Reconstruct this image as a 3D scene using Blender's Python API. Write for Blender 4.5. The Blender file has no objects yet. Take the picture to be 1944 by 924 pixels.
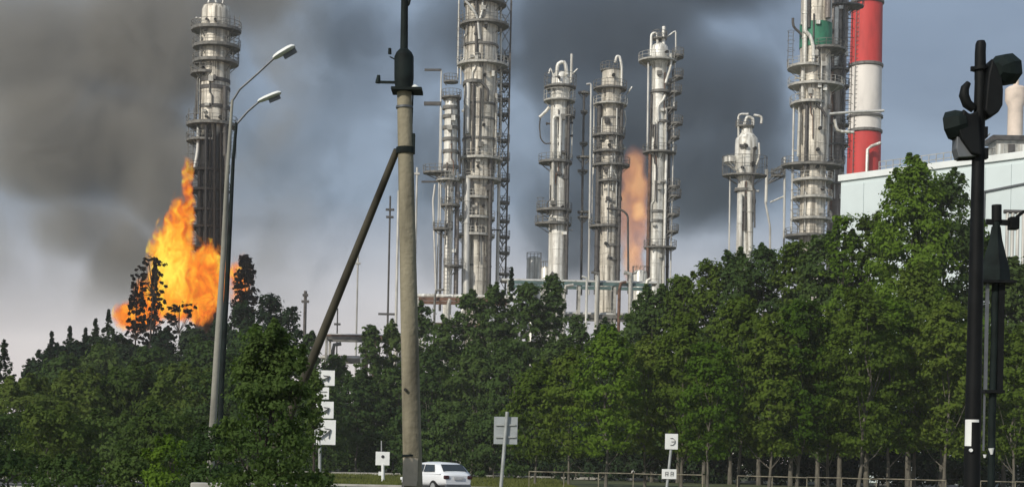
import bpy, math, random
import numpy as np
from mathutils import Vector, Matrix
R = math.radians
random.seed(7)
rng = np.random.default_rng(11)
SC = bpy.context.scene
COL = SC.collection

# ------------------------------------------------------------------ camera
F = 3000.0            # focal length in photograph pixels (1944 wide)
ROLL = 0.021
EYE = 1.65
SHIFT = 411.0
cam_d = bpy.data.cameras.new('camera')
cam_d.sensor_width = 36.0
cam_d.lens = F / 1944 * 36
cam_d.shift_y = SHIFT / 1944
cam_d.clip_start = 0.1
cam_d.clip_end = 6000
cam = bpy.data.objects.new('camera', cam_d)
COL.objects.link(cam)
c_, s_ = math.cos(ROLL), math.sin(ROLL)
cam.matrix_world = Matrix(((c_, -s_, 0, 0), (0, 0, -1, 0), (s_, c_, 0, EYE), (0, 0, 0, 1)))
SC.camera = cam


def P(px, py, Y):
    """point of the place seen at a photograph pixel, Y metres away"""
    u = (px - 972) / F
    v = (462 - py + SHIFT) / F
    return Vector(((u * c_ - v * s_) * Y, Y, EYE + (u * s_ + v * c_) * Y))


# ------------------------------------------------------------------ node helpers
class NT:
    def __init__(s, tree):
        s.t = tree
        s.n = tree.nodes
        s.l = tree.links

    def new(s, typ, ins=None, **props):
        n = s.n.new(typ)
        for k, v in props.items():
            setattr(n, k, v)
        for k, v in (ins or {}).items():
            sock = n.inputs[k]
            if isinstance(v, bpy.types.NodeSocket):
                s.l.new(v, sock)
            else:
                sock.default_value = v
        return n

    def math(s, op, a, b=None, c=None, clamp=False):
        n = s.n.new('ShaderNodeMath')
        n.operation = op
        n.use_clamp = clamp
        for i, v in enumerate((a, b, c)):
            if v is None:
                continue
            if isinstance(v, bpy.types.NodeSocket):
                s.l.new(v, n.inputs[i])
            else:
                n.inputs[i].default_value = v
        return n.outputs[0]

    def ramp(s, fac, stops, interp='LINEAR'):
        n = s.n.new('ShaderNodeValToRGB')
        n.color_ramp.interpolation = interp
        e = n.color_ramp.elements
        while len(e) < len(stops):
            e.new(0.5)
        for el, (p, c) in zip(e, stops):
            el.position = p
            el.color = (c[0], c[1], c[2], 1) if isinstance(c, (tuple, list)) else (c, c, c, 1)
        s.l.new(fac, n.inputs[0])
        return n.outputs[0]

    def noise(s, vec, scale, detail=3, rough=0.55, dist=0.0):
        n = s.new('ShaderNodeTexNoise', {'Scale': scale, 'Detail': detail, 'Roughness': rough, 'Distortion': dist})
        if vec is not None:
            s.l.new(vec, n.inputs['Vector'])
        return n.outputs['Fac']

    def mapping(s, vec, scale=(1, 1, 1), loc=(0, 0, 0)):
        n = s.new('ShaderNodeMapping', {'Scale': scale, 'Location': loc})
        s.l.new(vec, n.inputs['Vector'])
        return n.outputs[0]

    def mix(s, fac, a, b, blend='MIX'):
        n = s.n.new('ShaderNodeMix')
        n.data_type = 'RGBA'
        n.blend_type = blend
        for idx, v in ((0, fac), (6, a), (7, b)):
            if isinstance(v, bpy.types.NodeSocket):
                s.l.new(v, n.inputs[idx])
            elif idx == 0:
                n.inputs[0].default_value = v
            else:
                n.inputs[idx].default_value = (v[0], v[1], v[2], 1)
        return n.outputs[2]


# ------------------------------------------------------------------ sky and sun
SUN_DIR = Vector((-0.66, -0.80, 0.66)).normalized()       # towards the sun
world = bpy.data.worlds.new('World')
SC.world = world
world.use_nodes = True
w = NT(world.node_tree)
w.n.clear()
sky = w.new('ShaderNodeTexSky')
sky.sky_type = 'NISHITA'
sky.sun_disc = False
sky.sun_elevation = math.asin(SUN_DIR.z)
sky.sun_rotation = math.atan2(SUN_DIR.x, SUN_DIR.y)
sky.air_density = 1.2
sky.dust_density = 2.0
tc = w.new('ShaderNodeTexCoord').outputs['Generated']
sep = w.new('ShaderNodeSeparateXYZ', {0: tc})
cl = w.noise(w.mapping(tc, (2.2, 2.2, 7.0), (0.3, 0, 0.1)), 2.2, 5, 0.5, 0.3)
grad = w.ramp(sep.outputs[2], [(0.0, (1.22, 1.07, 1.00)), (0.08, (0.78, 0.74, 0.76)), (0.16, (0.275, 0.355, 0.475)),
                               (0.30, (0.30, 0.395, 0.535)), (1.0, (0.26, 0.35, 0.49))])
cloudcol = w.mix(w.ramp(cl, [(0.3, 0.0), (0.7, 1.0)]), (0.80, 0.80, 0.82), (1.18, 1.17, 1.15), 'MIX')
ccol = w.mix(1.0, grad, cloudcol, 'MULTIPLY')
bg1 = w.new('ShaderNodeBackground', {'Color': sky.outputs[0], 'Strength': 0.07})
bg2 = w.new('ShaderNodeBackground', {'Color': ccol, 'Strength': 1.0})
mxs = w.new('ShaderNodeMixShader', {0: 0.82})
w.l.new(bg1.outputs[0], mxs.inputs[1])
w.l.new(bg2.outputs[0], mxs.inputs[2])
w.l.new(mxs.outputs[0], w.new('ShaderNodeOutputWorld').inputs[0])

sun_d = bpy.data.lights.new('sun', 'SUN')
sun_d.energy = 3.3
sun_d.angle = R(0.6)
sun_d.color = (1.0, 0.93, 0.82)
sun = bpy.data.objects.new('sun', sun_d)
COL.objects.link(sun)
sun.rotation_euler = SUN_DIR.to_track_quat('Z', 'Y').to_euler()

SC.view_settings.view_transform = 'Standard'
SC.view_settings.look = 'None'
SC.view_settings.gamma = 1
SC.view_settings.exposure = 0.0
SC.view_settings.use_curve_mapping = False
SC.render.film_transparent = False
try:
    SC.cycles.use_denoising = True
    SC.cycles.max_bounces = 6
    SC.cycles.transparent_max_bounces = 12
    SC.cycles.volume_bounces = 1
    SC.cycles.volume_step_rate = 2.0
    SC.cycles.volume_max_steps = 256
except Exception:
    pass

# ------------------------------------------------------------------ materials
MATS = {}


def mat(name, col, rough=0.7, metal=0.0, var=0.15, scale=1.5, stretch=(1, 1, 1), bump=0.0, tint=None, coord='Object', spec=0.4):
    if name in MATS:
        return MATS[name]
    m = bpy.data.materials.new(name)
    m.use_nodes = True
    t = NT(m.node_tree)
    b = m.node_tree.nodes['Principled BSDF']
    tcn = t.new('ShaderNodeTexCoord').outputs[coord]
    nz = t.noise(t.mapping(tcn, stretch), scale, 5, 0.6)
    dark = tint or tuple(c * (1 - var * 1.6) for c in col)
    lite = tuple(min(1, c * (1 + var)) for c in col)
    cc = t.ramp(nz, [(0.32, dark), (0.5, col), (0.7, lite)])
    t.l.new(cc, b.inputs['Base Color'])
    b.inputs['Roughness'].default_value = rough
    b.inputs['Metallic'].default_value = metal
    b.inputs['Specular IOR Level'].default_value = spec
    if bump:
        bp = t.new('ShaderNodeBump', {'Strength': bump, 'Distance': 0.05})
        t.l.new(t.noise(tcn, scale * 6, 3), bp.inputs['Height'])
        t.l.new(bp.outputs[0], b.inputs['Normal'])
    MATS[name] = m
    return m


def metal_clad(name, col, dirt, z_dirt=0.0):
    """weathered aluminium cladding with vertical streaks and stained courses"""
    m = bpy.data.materials.new(name)
    m.use_nodes = True
    t = NT(m.node_tree)
    b = m.node_tree.nodes['Principled BSDF']
    tcn = t.new('ShaderNodeTexCoord').outputs['Object']
    streak = t.noise(t.mapping(tcn, (1.6, 1.6, 0.07)), 1.3, 5, 0.65)
    course = t.noise(t.mapping(tcn, (0.12, 0.12, 0.9)), 0.9, 3, 0.6)
    fine = t.noise(tcn, 2.2, 5, 0.65)
    a = t.mix(t.ramp(streak, [(0.44, 0.0), (0.58, 0.85)]), col, dirt)
    a = t.mix(t.ramp(course, [(0.50, 0.0), (0.62, 0.55)]), a, tuple(0.6 * c + 0.4 * d for c, d in zip(dirt, col)))
    a = t.mix(t.ramp(fine, [(0.56, 0.0), (0.74, 0.6)]), a, dirt)
    t.l.new(a, b.inputs['Base Color'])
    b.inputs['Metallic'].default_value = 0.12
    b.inputs['Roughness'].default_value = 0.42
    bp = t.new('ShaderNodeBump', {'Strength': 0.5, 'Distance': 0.08})
    t.l.new(fine, bp.inputs['Height'])
    t.l.new(bp.outputs[0], b.inputs['Normal'])
    return m


M_CLAD = metal_clad('weathered_cladding', (0.78, 0.73, 0.62), (0.14, 0.12, 0.09))
M_CLADW = metal_clad('pale_cladding', (0.88, 0.87, 0.80), (0.36, 0.34, 0.29))
M_CLADB = metal_clad('brown_cladding', (0.36, 0.32, 0.28), (0.10, 0.08, 0.07))
M_PIPE = mat('pipe_lagging', (0.62, 0.61, 0.56), 0.4, 0.3, 0.2, 1.2, (1, 1, 0.3))
M_PIPED = mat('dark_pipe', (0.09, 0.085, 0.08), 0.6, 0.2, 0.3, 1.5)
M_STEEL = mat('walkway_steel', (0.17, 0.165, 0.15), 0.65, 0.2, 0.3, 1.8)
M_STEELL = mat('pale_walkway_steel', (0.42, 0.41, 0.37), 0.6, 0.2, 0.25, 1.8)
M_DARK = mat('dark_opening', (0.025, 0.024, 0.022), 0.8, 0, 0.2, 2)
M_RUST = mat('rusty_steel', (0.16, 0.09, 0.06), 0.8, 0, 0.4, 1.4)
M_CHAR = mat('charred_steel', (0.018, 0.014, 0.012), 0.85, 0, 0.4, 1.4)
M_GREEN = mat('green_cladding', (0.035, 0.20, 0.115), 0.6, 0, 0.25, 1.2, (1, 1, 0.4))
M_RED = mat('chimney_red', (0.56, 0.050, 0.045), 0.65, 0, 0.18, 0.35, (1, 1, 0.25))
M_WHITE = mat('chimney_white', (0.78, 0.74, 0.68), 0.65, 0, 0.13, 0.35, (1, 1, 0.25))
M_CONC = mat('pole_concrete', (0.23, 0.207, 0.145), 0.85, 0, 0.34, 1.6, (1.5, 1.5, 0.25), 0.5)
M_CONCL = mat('lamp_post_grey', (0.27, 0.265, 0.225), 0.75, 0, 0.22, 1.6, (1.5, 1.5, 0.3), 0.3)
M_BLACK = mat('black_paint', (0.006, 0.007, 0.0075), 0.6, 0, 0.4, 3.0, spec=.15)
M_BLACKG = mat('dark_green_paint', (0.009, 0.015, 0.014), 0.7, 0, 0.4, 3.0, spec=.15)
M_GREY = mat('grey_metal', (0.13, 0.14, 0.15), 0.5, 0.3, 0.2, 3)
M_GALV = mat('galvanised_steel', (0.40, 0.42, 0.41), 0.5, 0.3, 0.15, 5)
M_SIGNBACK = mat('sign_back', (0.36, 0.39, 0.40), 0.55, 0.2, 0.12, 3)
M_SIGNW = mat('sign_white', (0.80, 0.82, 0.80), 0.5, 0, 0.05, 3)
M_SIGNK = mat('sign_print', (0.03, 0.03, 0.035), 0.6, 0, 0.1, 3)
M_LAMPW = mat('lamp_housing', (0.82, 0.84, 0.80), 0.4, 0, 0.05, 3)
M_WOOD = mat('strut_timber', (0.060, 0.054, 0.038), 0.85, 0, 0.35, 2, (1, 1, 0.3))
M_BARK = mat('bark', (0.13, 0.12, 0.095), 0.9, 0, 0.35, 3, (2, 2, 0.5), 0.6)
M_BARKD = mat('dark_bark', (0.045, 0.035, 0.027), 0.9, 0, 0.35, 3, (2, 2, 0.5), 0.6)
M_WALL = mat('wall_cladding', (0.66, 0.75, 0.75), 0.6, 0, 0.06, 0.12)
M_ROOFTRIM = mat('roof_trim', (0.80, 0.84, 0.82), 0.5, 0, 0.06, 0.3)
M_TEAL = mat('teal_steel', (0.09, 0.15, 0.145), 0.6, 0, 0.25, 0.6)
M_CARW = mat('car_paint', (0.80, 0.82, 0.83), 0.22, 0, 0.03, 1)
M_GLASS = mat('car_glass', (0.02, 0.026, 0.028), 0.08, 0, 0.1, 1, spec=0.8)
M_TYRE = mat('tyre', (0.02, 0.02, 0.02), 0.9, 0, 0.1, 5)
M_TAIL = mat('tail_light', (0.05, 0.012, 0.014), 0.25, 0, 0.1, 5)
M_PLATE = mat('plate', (0.55, 0.55, 0.55), 0.5, 0, 0.1, 5)
M_CREAM = mat('cream_paint', (0.72, 0.60, 0.50), 0.6, 0, 0.15, 0.5)
M_ASPH = mat('asphalt', (0.055, 0.055, 0.055), 0.9, 0, 0.25, 0.8, bump=0.4)
M_KERB = mat('kerb_concrete', (0.42, 0.41, 0.37), 0.85, 0, 0.2, 0.8)


def soot_clad():
    m = M_CLAD.copy()
    m.name = 'sooty_cladding'
    t = NT(m.node_tree)
    b = m.node_tree.nodes['Principled BSDF']
    old = b.inputs['Base Color'].links[0].from_socket
    tcn = t.new('ShaderNodeTexCoord').outputs['Object']
    z = t.new('ShaderNodeSeparateXYZ', {0: tcn}).outputs[2]
    nz = t.noise(t.mapping(tcn, (0.5, 0.5, 0.12)), 0.8, 4)
    v = t.math('ADD', z, t.math('MULTIPLY', t.math('SUBTRACT', nz, 0.5), 14.0))
    fac = t.math('DIVIDE', t.math('SUBTRACT', 53.5, v), 3.5, clamp=True)
    t.l.new(t.mix(fac, old, (0.014, 0.012, 0.010)), b.inputs['Base Color'])
    return m


M_SOOT = soot_clad()


def leaf_mat(name, c1, c2, c3, trans=0.25):
    m = bpy.data.materials.new(name)
    m.use_nodes = True
    t = NT(m.node_tree)
    t.n.clear()
    tcn = t.new('ShaderNodeTexCoord').outputs['Object']
    oi = t.new('ShaderNodeObjectInfo').outputs['Random']
    nz = t.noise(tcn, 0.7, 4, 0.6)
    v = t.math('ADD', t.math('MULTIPLY', oi, 0.45), t.math('MULTIPLY', nz, 0.72))
    col = t.ramp(v, [(0.30, c1), (0.56, c2), (0.84, c3)])
    d = t.new('ShaderNodeBsdfDiffuse', {'Color': col})
    tr = t.new('ShaderNodeBsdfTranslucent', {'Color': t.mix(1.0, col, (1.15, 1.25, 0.6), 'MULTIPLY')})
    mx = t.new('ShaderNodeMixShader', {0: trans})
    t.l.new(d.outputs[0], mx.inputs[1])
    t.l.new(tr.outputs[0], mx.inputs[2])
    t.l.new(mx.outputs[0], t.new('ShaderNodeOutputMaterial').inputs[0])
    return m


L_BROAD = leaf_mat('broad_leaves', (0.050, 0.098, 0.013), (0.088, 0.160, 0.018), (0.135, 0.215, 0.028), .38)
L_DEEP = leaf_mat('deep_leaves', (0.042, 0.076, 0.025), (0.070, 0.116, 0.033), (0.102, 0.150, 0.041), .38)
L_MUTE = leaf_mat('muted_leaves', (0.052, 0.088, 0.022), (0.090, 0.135, 0.030), (0.130, 0.175, 0.040), .38)
L_YEL = leaf_mat('yellow_green_leaves', (0.062, 0.102, 0.016), (0.100, 0.152, 0.024), (0.145, 0.195, 0.036), .38)
L_DARK = leaf_mat('dark_needles_and_shade', (0.014, 0.028, 0.015), (0.024, 0.044, 0.020), (0.040, 0.062, 0.028), 0.2)
L_BURNT = leaf_mat('scorched_needles', (0.008, 0.006, 0.005), (0.016, 0.011, 0.008), (0.03, 0.02, 0.013), 0.05)
L_GRASS = leaf_mat('grass_blades', (0.055, 0.075, 0.018), (0.10, 0.12, 0.030), (0.17, 0.18, 0.055))


# ------------------------------------------------------------------ mesh builder
class MB:
    def __init__(s):
        s.v = []
        s.f = []

    def add(s, verts, faces):
        o = len(s.v)
        s.v.extend([tuple(p) for p in verts])
        s.f.extend([tuple(i + o for i in fc) for fc in faces])
        return s

    def box(s, cx, cy, cz, sx, sy, sz, rot=None):
        vs = [Vector((x * sx / 2, y * sy / 2, z * sz / 2)) for x in (-1, 1) for y in (-1, 1) for z in (-1, 1)]
        if rot is not None:
            vs = [rot @ p for p in vs]
        vs = [p + Vector((cx, cy, cz)) for p in vs]
        return s.add(vs, [(0, 1, 3, 2), (4, 6, 7, 5), (0, 4, 5, 1), (2, 3, 7, 6), (0, 2, 6, 4), (1, 5, 7, 3)])

    def bar(s, a, b, w_, d=None):
        a = Vector(a)
        b = Vector(b)
        q = (b - a).to_track_quat('Z', 'Y').to_matrix()
        c = (a + b) / 2
        return s.box(c.x, c.y, c.z, w_, d or w_, (b - a).length, q)

    def tube(s, pts, r, n=8, caps=True):
        pts = [Vector(p) for p in pts]
        if not isinstance(r, (list, tuple)):
            r = [r] * len(pts)
        o = len(s.v)
        prev = None
        for i, p in enumerate(pts):
            d = (pts[min(i + 1, len(pts) - 1)] - pts[max(i - 1, 0)]).normalized()
            if prev is None:
                ref = Vector((0, 1, 0)) if abs(d.y) < 0.9 else Vector((1, 0, 0))
                a = d.cross(ref).normalized()
            else:
                a = (prev - d * prev.dot(d)).normalized()
            prev = a
            b = d.cross(a)
            for k in range(n):
                t = 2 * math.pi * k / n
                s.v.append(tuple(p + (a * math.cos(t) + b * math.sin(t)) * r[i]))
        for i in range(len(pts) - 1):
            for k in range(n):
                k2 = (k + 1) % n
                s.f.append((o + i * n + k, o + i * n + k2, o + (i + 1) * n + k2, o + (i + 1) * n + k))
        if caps:
            s.f.append(tuple(o + k for k in reversed(range(n))))
            s.f.append(tuple(o + (len(pts) - 1) * n + k for k in range(n)))
        return s

    def lathe(s, prof, n=32, cx=0, cy=0, sx=1, sy=1):
        """prof: list of (r, z)"""
        o = len(s.v)
        for r, z in prof:
            for k in range(n):
                t = 2 * math.pi * k / n
                s.v.append((cx + r * sx * math.cos(t), cy + r * sy * math.sin(t), z))
        for i in range(len(prof) - 1):
            for k in range(n):
                k2 = (k + 1) % n
                s.f.append((o + i * n + k, o + i * n + k2, o + (i + 1) * n + k2, o + (i + 1) * n + k))
        s.f.append(tuple(o + k for k in reversed(range(n))))
        s.f.append(tuple(o + (len(prof) - 1) * n + k for k in range(n)))
        return s

    def prism(s, poly, y0, y1):
        """poly (x, z) extruded in y"""
        n = len(poly)
        vs = [(x, y0, z) for x, z in poly] + [(x, y1, z) for x, z in poly]
        fs = [tuple(range(n)), tuple(reversed(range(n, 2 * n)))]
        fs += [(i, i + n, (i + 1) % n + n, (i + 1) % n) for i in range(n)]
        return s.add(vs, fs)

    def build(s, name, material, parent=None, smooth=False, bevel=0, **tags):
        me = bpy.data.meshes.new(name)
        me.from_pydata(s.v, [], s.f)
        me.update()
        me.materials.append(material)
        if smooth:
            me.polygons.foreach_set('use_smooth', [True] * len(me.polygons))
            try:
                me.set_sharp_from_angle(angle=R(40))
            except Exception:
                pass
        o = bpy.data.objects.new(name, me)
        COL.objects.link(o)
        if parent is not None:
            o.parent = parent
        if bevel:
            b = o.modifiers.new('bevel', 'BEVEL')
            b.width = bevel
            b.segments = 2
            b.limit_method = 'ANGLE'
        for k, v in tags.items():
            o[k] = v
        return o


def thing(name, label, cat, loc, group=None, rz=0):
    o = bpy.data.objects.new(name, None)
    COL.objects.link(o)
    o.location = loc
    o.rotation_euler = (0, 0, rz)
    o.empty_display_size = 0.5
    o['label'] = label
    o['category'] = cat
    if group:
        o['group'] = group
    return o


def tag(o, label, cat, group=None):
    o['label'] = label
    o['category'] = cat
    if group:
        o['group'] = group
    return o


# ------------------------------------------------------------------ ground, road, path
def sheet(name, x0, x1, y0, y1, z, m, nx=1, ny=1):
    mb = MB()
    mb.add([(x0, y0, z), (x1, y0, z), (x1, y1, z), (x0, y1, z)], [(0, 1, 2, 3)])
    return mb.build(name, m, kind='structure')


gm = mat('meadow_ground', (0.070, 0.082, 0.030), 0.95, 0, 0.35, 0.25, bump=0.6, coord='Object')
sheet('ground', -1500, 1500, -300, 2000, 0.0, gm)
sheet('road', -400, 400, 67.0, 88.6, 0.004, M_ASPH)
kb = MB()
kb.box(0, 88.75, 0.06, 800, 0.25, 0.14)
kb.box(0, 66.85, 0.06, 800, 0.25, 0.14)
kb.build('kerb', M_KERB, kind='structure')
mk = MB()
for i in range(-40, 40):
    mk.box(i * 9.0 + 2, 77.8, 0.010, 4.0, 0.14, 0.004)
mk.build('road_marking', M_SIGNW, kind='structure')
pv = MB()
for i in range(-12, 30):
    pv.box(-24 + i * 3.0, 150 - 0.10 * i, 0.10, 2.96, 2.4, 0.2)
pv.build('path', M_KERB, kind='structure')

# ------------------------------------------------------------------ process columns
SEG = 36


class Column:
    """column thing whose parts are measured from the photograph at its own distance"""

    def __init__(s, label, Y, cx, cy, name='process_column', cat='industrial column', group='process columns of the refinery'):
        s.Y = Y
        p = P(cx, cy, Y)
        s.X = p.x
        s.cx = cx
        s.root = thing(name, label, cat, (p.x, Y, 0), group)
        s.R = 2.0

    def l(s, px, py):
        p = P(px, py, s.Y)
        return p.x - s.X, p.z

    def m(s, px):
        return px * s.Y / F

    def shell(s, prof, material, seam=2.6, name='shell', dome=True, base=True):
        """prof: list of (half width px, py) top to bottom"""
        pts = [(s.m(r), s.l(s.cx, y)[1]) for r, y in prof][::-1]
        if base:
            pts = [(pts[0][0], 0.0)] + pts
        full = []
        for (r0, z0), (r1, z1) in zip(pts[:-1], pts[1:]):
            full.append((r0, z0))
            n = int((z1 - z0) / seam)
            for k in range(1, n + 1):
                t = k / (n + 1)
                r = r0 + (r1 - r0) * t
                z = z0 + (z1 - z0) * t
                full += [(r, z - 0.08), (r + 0.045, z - 0.075), (r + 0.045, z + 0.075), (r, z + 0.08)]
        full.append(pts[-1])
        if dome:
            r, z = pts[-1]
            for k in range(1, 6):
                a = math.pi / 2 * k / 6
                full.append((r * math.cos(a), z + 0.62 * r * math.sin(a)))
        s.R = max(p[0] for p in pts)
        s.prof = pts
        return MB().lathe(full, SEG).build(name, material, s.root, smooth=True)

    def rad(s, z):
        for (r0, z0), (r1, z1) in zip(s.prof[:-1], s.prof[1:]):
            if z0 <= z <= z1:
                return r0 + (r1 - r0) * (z - z0) / max(z1 - z0, 1e-6)
        return s.prof[-1][0]

    def platform(s, py, x0, x1, rail=True, material=None, th=0.24, depth=1.0, h=1.15):
        material = material or M_STEEL
        a0, z = s.l(x0, py)
        a1, _ = s.l(x1, py)
        c, a = (a0 + a1) / 2, (a1 - a0) / 2
        b = s.rad(z) + depth
        mb = MB()
        N = 16
        prof = [(c + a * math.cos(2 * math.pi * (k + .5) / N), b * math.sin(2 * math.pi * (k + .5) / N)) for k in range(N)]
        vs = [(x, y, z - th / 2) for x, y in prof] + [(x, y, z + th / 2) for x, y in prof]
        mb.add(vs, [tuple(reversed(range(N))), tuple(range(N, 2 * N))] + [(k, (k + 1) % N, (k + 1) % N + N, k + N) for k in range(N)])
        rr = s.rad(z)
        for k in range(0, N, 2):
            x, y = prof[k]
            d = math.hypot(x, y)
            if d > rr + 0.3:
                mb.bar((x * 0.95, y * 0.95, z - th / 2), (x / d * rr, y / d * rr, z - th / 2 - min(1.2, (d - rr))), 0.09)
        pl = mb.build('platform', material, s.root)
        if rail:
            rb = MB()
            for k in range(N):
                p0, p1 = prof[k], prof[(k + 1) % N]
                rb.bar((p0[0], p0[1], z + th / 2), (p0[0], p0[1], z + h), 0.07)
                for hh in (0.55, 1.0):
                    rb.bar((p0[0], p0[1], z + h * hh), (p1[0], p1[1], z + h * hh), 0.055)
            rb.build('railing', material, pl)
        return pl

    def ring(s, py, x0, x1, th=0.3, material=None, name='band'):
        a0, z = s.l(x0, py)
        a1, _ = s.l(x1, py)
        a = (a1 - a0) / 2
        return MB().lathe([(a, z - th / 2), (a * 1.0, z + th / 2)], SEG, cx=(a0 + a1) / 2).build(name, material or M_STEEL, s.root, smooth=True)

    def front(s, x, z, r, side=-1):
        R_ = s.rad(z) + r + 0.06
        return side * math.sqrt(max(R_ * R_ - x * x, 0.0))

    def pipe(s, pts, wpx, material=None, name='riser_pipe', side=-1, depth=None):
        r = s.m(wpx) / 2
        loc = [s.l(*p) for p in pts]
        if depth is None:
            ds = [s.front(x, z, r, side) for x, z in loc]
            inside = min(ds) if side < 0 else max(ds)
            ds = [inside] * len(ds)
        else:
            ds = [depth] * len(loc)
        # soften corners
        P3 = [Vector((x, d, z)) for (x, z), d in zip(loc, ds)]
        out = [P3[0]]
        for i in range(1, len(P3) - 1):
            a, b, c = P3[i - 1], P3[i], P3[i + 1]
            q = min(r * 3, (a - b).length * .45, (c - b).length * .45)
            e0 = b + (a - b).normalized() * q
            e1 = b + (c - b).normalized() * q
            out += [e0, (e0 + e1) / 4 + b / 2, e1]
        out.append(P3[-1])
        mb = MB().tube(out, r, 10)
        for a, b in zip(P3[:-1], P3[1:]):       # flanges
            L = (b - a).length
            if L > 6 and r > 0.12:
                for k in range(1, int(L / 4.5) + 1):
                    q = a + (b - a) * (k / (int(L / 4.5) + 1))
                    u = (b - a).normalized() * 0.09
                    mb.tube([q - u, q + u], r * 1.22, 10)
        return mb.build(name, material or M_PIPE, s.root, smooth=True)

    def ladder(s, px, y0, y1, w_=0.75, cage=True, depth=0.0, material=None):
        xa, za = s.l(px, y0)
        xb, zb = s.l(px, y1)
        mb = MB()
        for d in (-w_ / 2, w_ / 2):
            mb.bar((xb + d, depth, zb), (xb + d, depth, za), 0.09)
        z = zb
        while z < za:
            mb.bar((xb - w_ / 2, depth, z), (xb + w_ / 2, depth, z), 0.06)
            z += 0.6
        if cage:
            z = zb + 1
            while z < za:
                pts = [(xb + w_ * .75 * math.cos(t), depth - 0.1 - w_ * .9 * math.sin(t), z) for t in np.linspace(0, math.pi, 7)]
                for p, q in zip(pts[:-1], pts[1:]):
                    mb.bar(p, q, 0.06)
                z += 1.5
        return mb.build('ladder', material or M_STEEL, s.root)

    def manhole(s, px, py, rpx=4, material=None):
        x, z = s.l(px, py)
        r = s.m(rpx)
        R_ = s.rad(z)
        x = max(-R_ * .95, min(R_ * .95, x))
        a = math.asin(x / R_)
        d = Vector((math.sin(a), -math.cos(a), 0))
        q = d * (R_ - 0.1) + Vector((0, 0, z))
        mb = MB().tube([q, q + d * 0.45], r * .8, 12).tube([q + d * 0.45, q + d * 0.6], r, 12)
        return mb.build('manhole', material or M_DARK, s.root, smooth=True)

    def stub(s, px, py, rpx, wpx, material=None, name='nozzle'):
        x, z = s.l(px, py)
        x2, _ = s.l(rpx, py)
        r = s.m(wpx) / 2
        return MB().tube([(x, 0, z), (x2, 0, z)], r, 10).tube([(x2 - .1, 0, z), (x2 + .1, 0, z)], r * 1.4, 10).build(name, material or M_PIPE, s.root, smooth=True)


def clutter(t, y0, y1, seed, n=5):
    """small lines, junction boxes and cleats that crowd the shell of a column"""
    rnd = random.Random(seed)
    rp = t.rad(t.l(t.cx, (y0 + y1) / 2)[1]) / t.m(1)
    for k in range(n):
        x = t.cx + rnd.uniform(-1.0, 1.0) * rp
        a = rnd.uniform(y0, y1 - 60)
        b = min(y1, a + rnd.uniform(40, 160))
        dx = rnd.choice([0, 0, 5, -5])
        sh = (y0 - a) * 0.02
        t.pipe([(x + sh, a), (x + sh - (b - a) * .01, (a + b) / 2), (x + sh + dx - (b - a) * .02, (a + b) / 2 + 4), (x + sh + dx - (b - a) * .02, b)] if dx else [(x + sh, a), (x + sh - (b - a) * .02, b)],
               rnd.uniform(1.6, 3.2), rnd.choice([M_PIPED, M_STEEL, M_PIPE, M_RUST]), name='small_pipe')
    for k in range(n + 2):
        y = rnd.uniform(y0, y1)
        x, z = t.l(t.cx + rnd.uniform(-.95, .95) * rp, y)
        d_ = t.front(x, z, .12)
        MB().box(x, d_ - .1, z, rnd.uniform(.3, .8), .45, rnd.uniform(.3, .9)).build('junction_box', rnd.choice([M_PIPED, M_STEELL, M_STEEL, M_CLADW]), t.root)
    for k in range(n - 2):
        y = rnd.uniform(y0, y1)
        sd = rnd.choice([-1, 1])
        t.stub(t.cx, y, t.cx + sd * (rp + rnd.uniform(4, 9)), rnd.uniform(2, 4), rnd.choice([M_PIPE, M_PIPED, M_CLADW]))


# --- the burning column at the left
t = Column('tall silver column with sooty black lower half, flames climbing its left side', 238, 409, 100)
t.shell([(25, 14), (27.5, 22), (28, 150), (28.5, 235), (28.5, 480), (28.5, 560)], M_SOOT, 2.4, dome=False)
t.ring(14, 386, 432, 0.5, M_STEEL)
t.pipe([(398, 14), (399, 2), (412, 2), (413, 12)], 5, M_PIPE, depth=-1.0)
t.pipe([(424, 16), (427, 0), (436, -6)], 4, M_PIPE, depth=-1.0)
for (y, a, b) in ((57, 363, 458), (90, 366, 456), (119, 366, 453), (237, 354, 450)):
    t.platform(y, a, b, depth=1.1, th=0.45)
t.platform(141, 362, 420, depth=0.5, th=0.4)
for y in (155, 169, 205):
    t.ring(y, 378, 437, 0.55, M_PIPED)
t.platform(268, 354, 425, depth=.6, th=.3)
t.platform(325, 354, 436, depth=.6, th=.35, material=M_CHAR)
for y in (362, 400, 432, 470):
    t.platform(y, 352, 436, depth=.6, th=.35, material=M_CHAR)
t.pipe([(390, 130), (391, 148)], 4, M_DARK)
t.pipe([(381, 246), (380, 290), (374, 322)], 7, M_PIPE)
t.pipe([(383, 322), (385, 362), (385, 470)], 6, M_CHAR)
t.pipe([(398, 246), (397, 470)], 7, M_SOOT)
t.pipe([(424, 255), (424, 470)], 4, M_CHAR)
t.pipe([(414, 240), (413, 480)], 5, M_CHAR)
t.pipe([(405, 240), (405, 480)], 3, M_CHAR)
t.pipe([(432, 170), (432, 300), (435, 300), (434, 560)], 9, M_PIPED, depth=-2.0)
t.pipe([(377, 150), (373, 210), (372, 250)], 5, M_PIPED, depth=-0.5)
t.ladder(361, 205, 325)
t.ladder(443, 238, 300, cage=False)
t.ladder(448, 30, 118)
t.manhole(400, 45, 2.6)
t.manhole(414, 46, 2.6)
t.manhole(399, 228, 3)
t.manhole(421, 228, 3)
t.stub(425, 52, 445, 5)

clutter(t, 20, 240, 40, 4)

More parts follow.
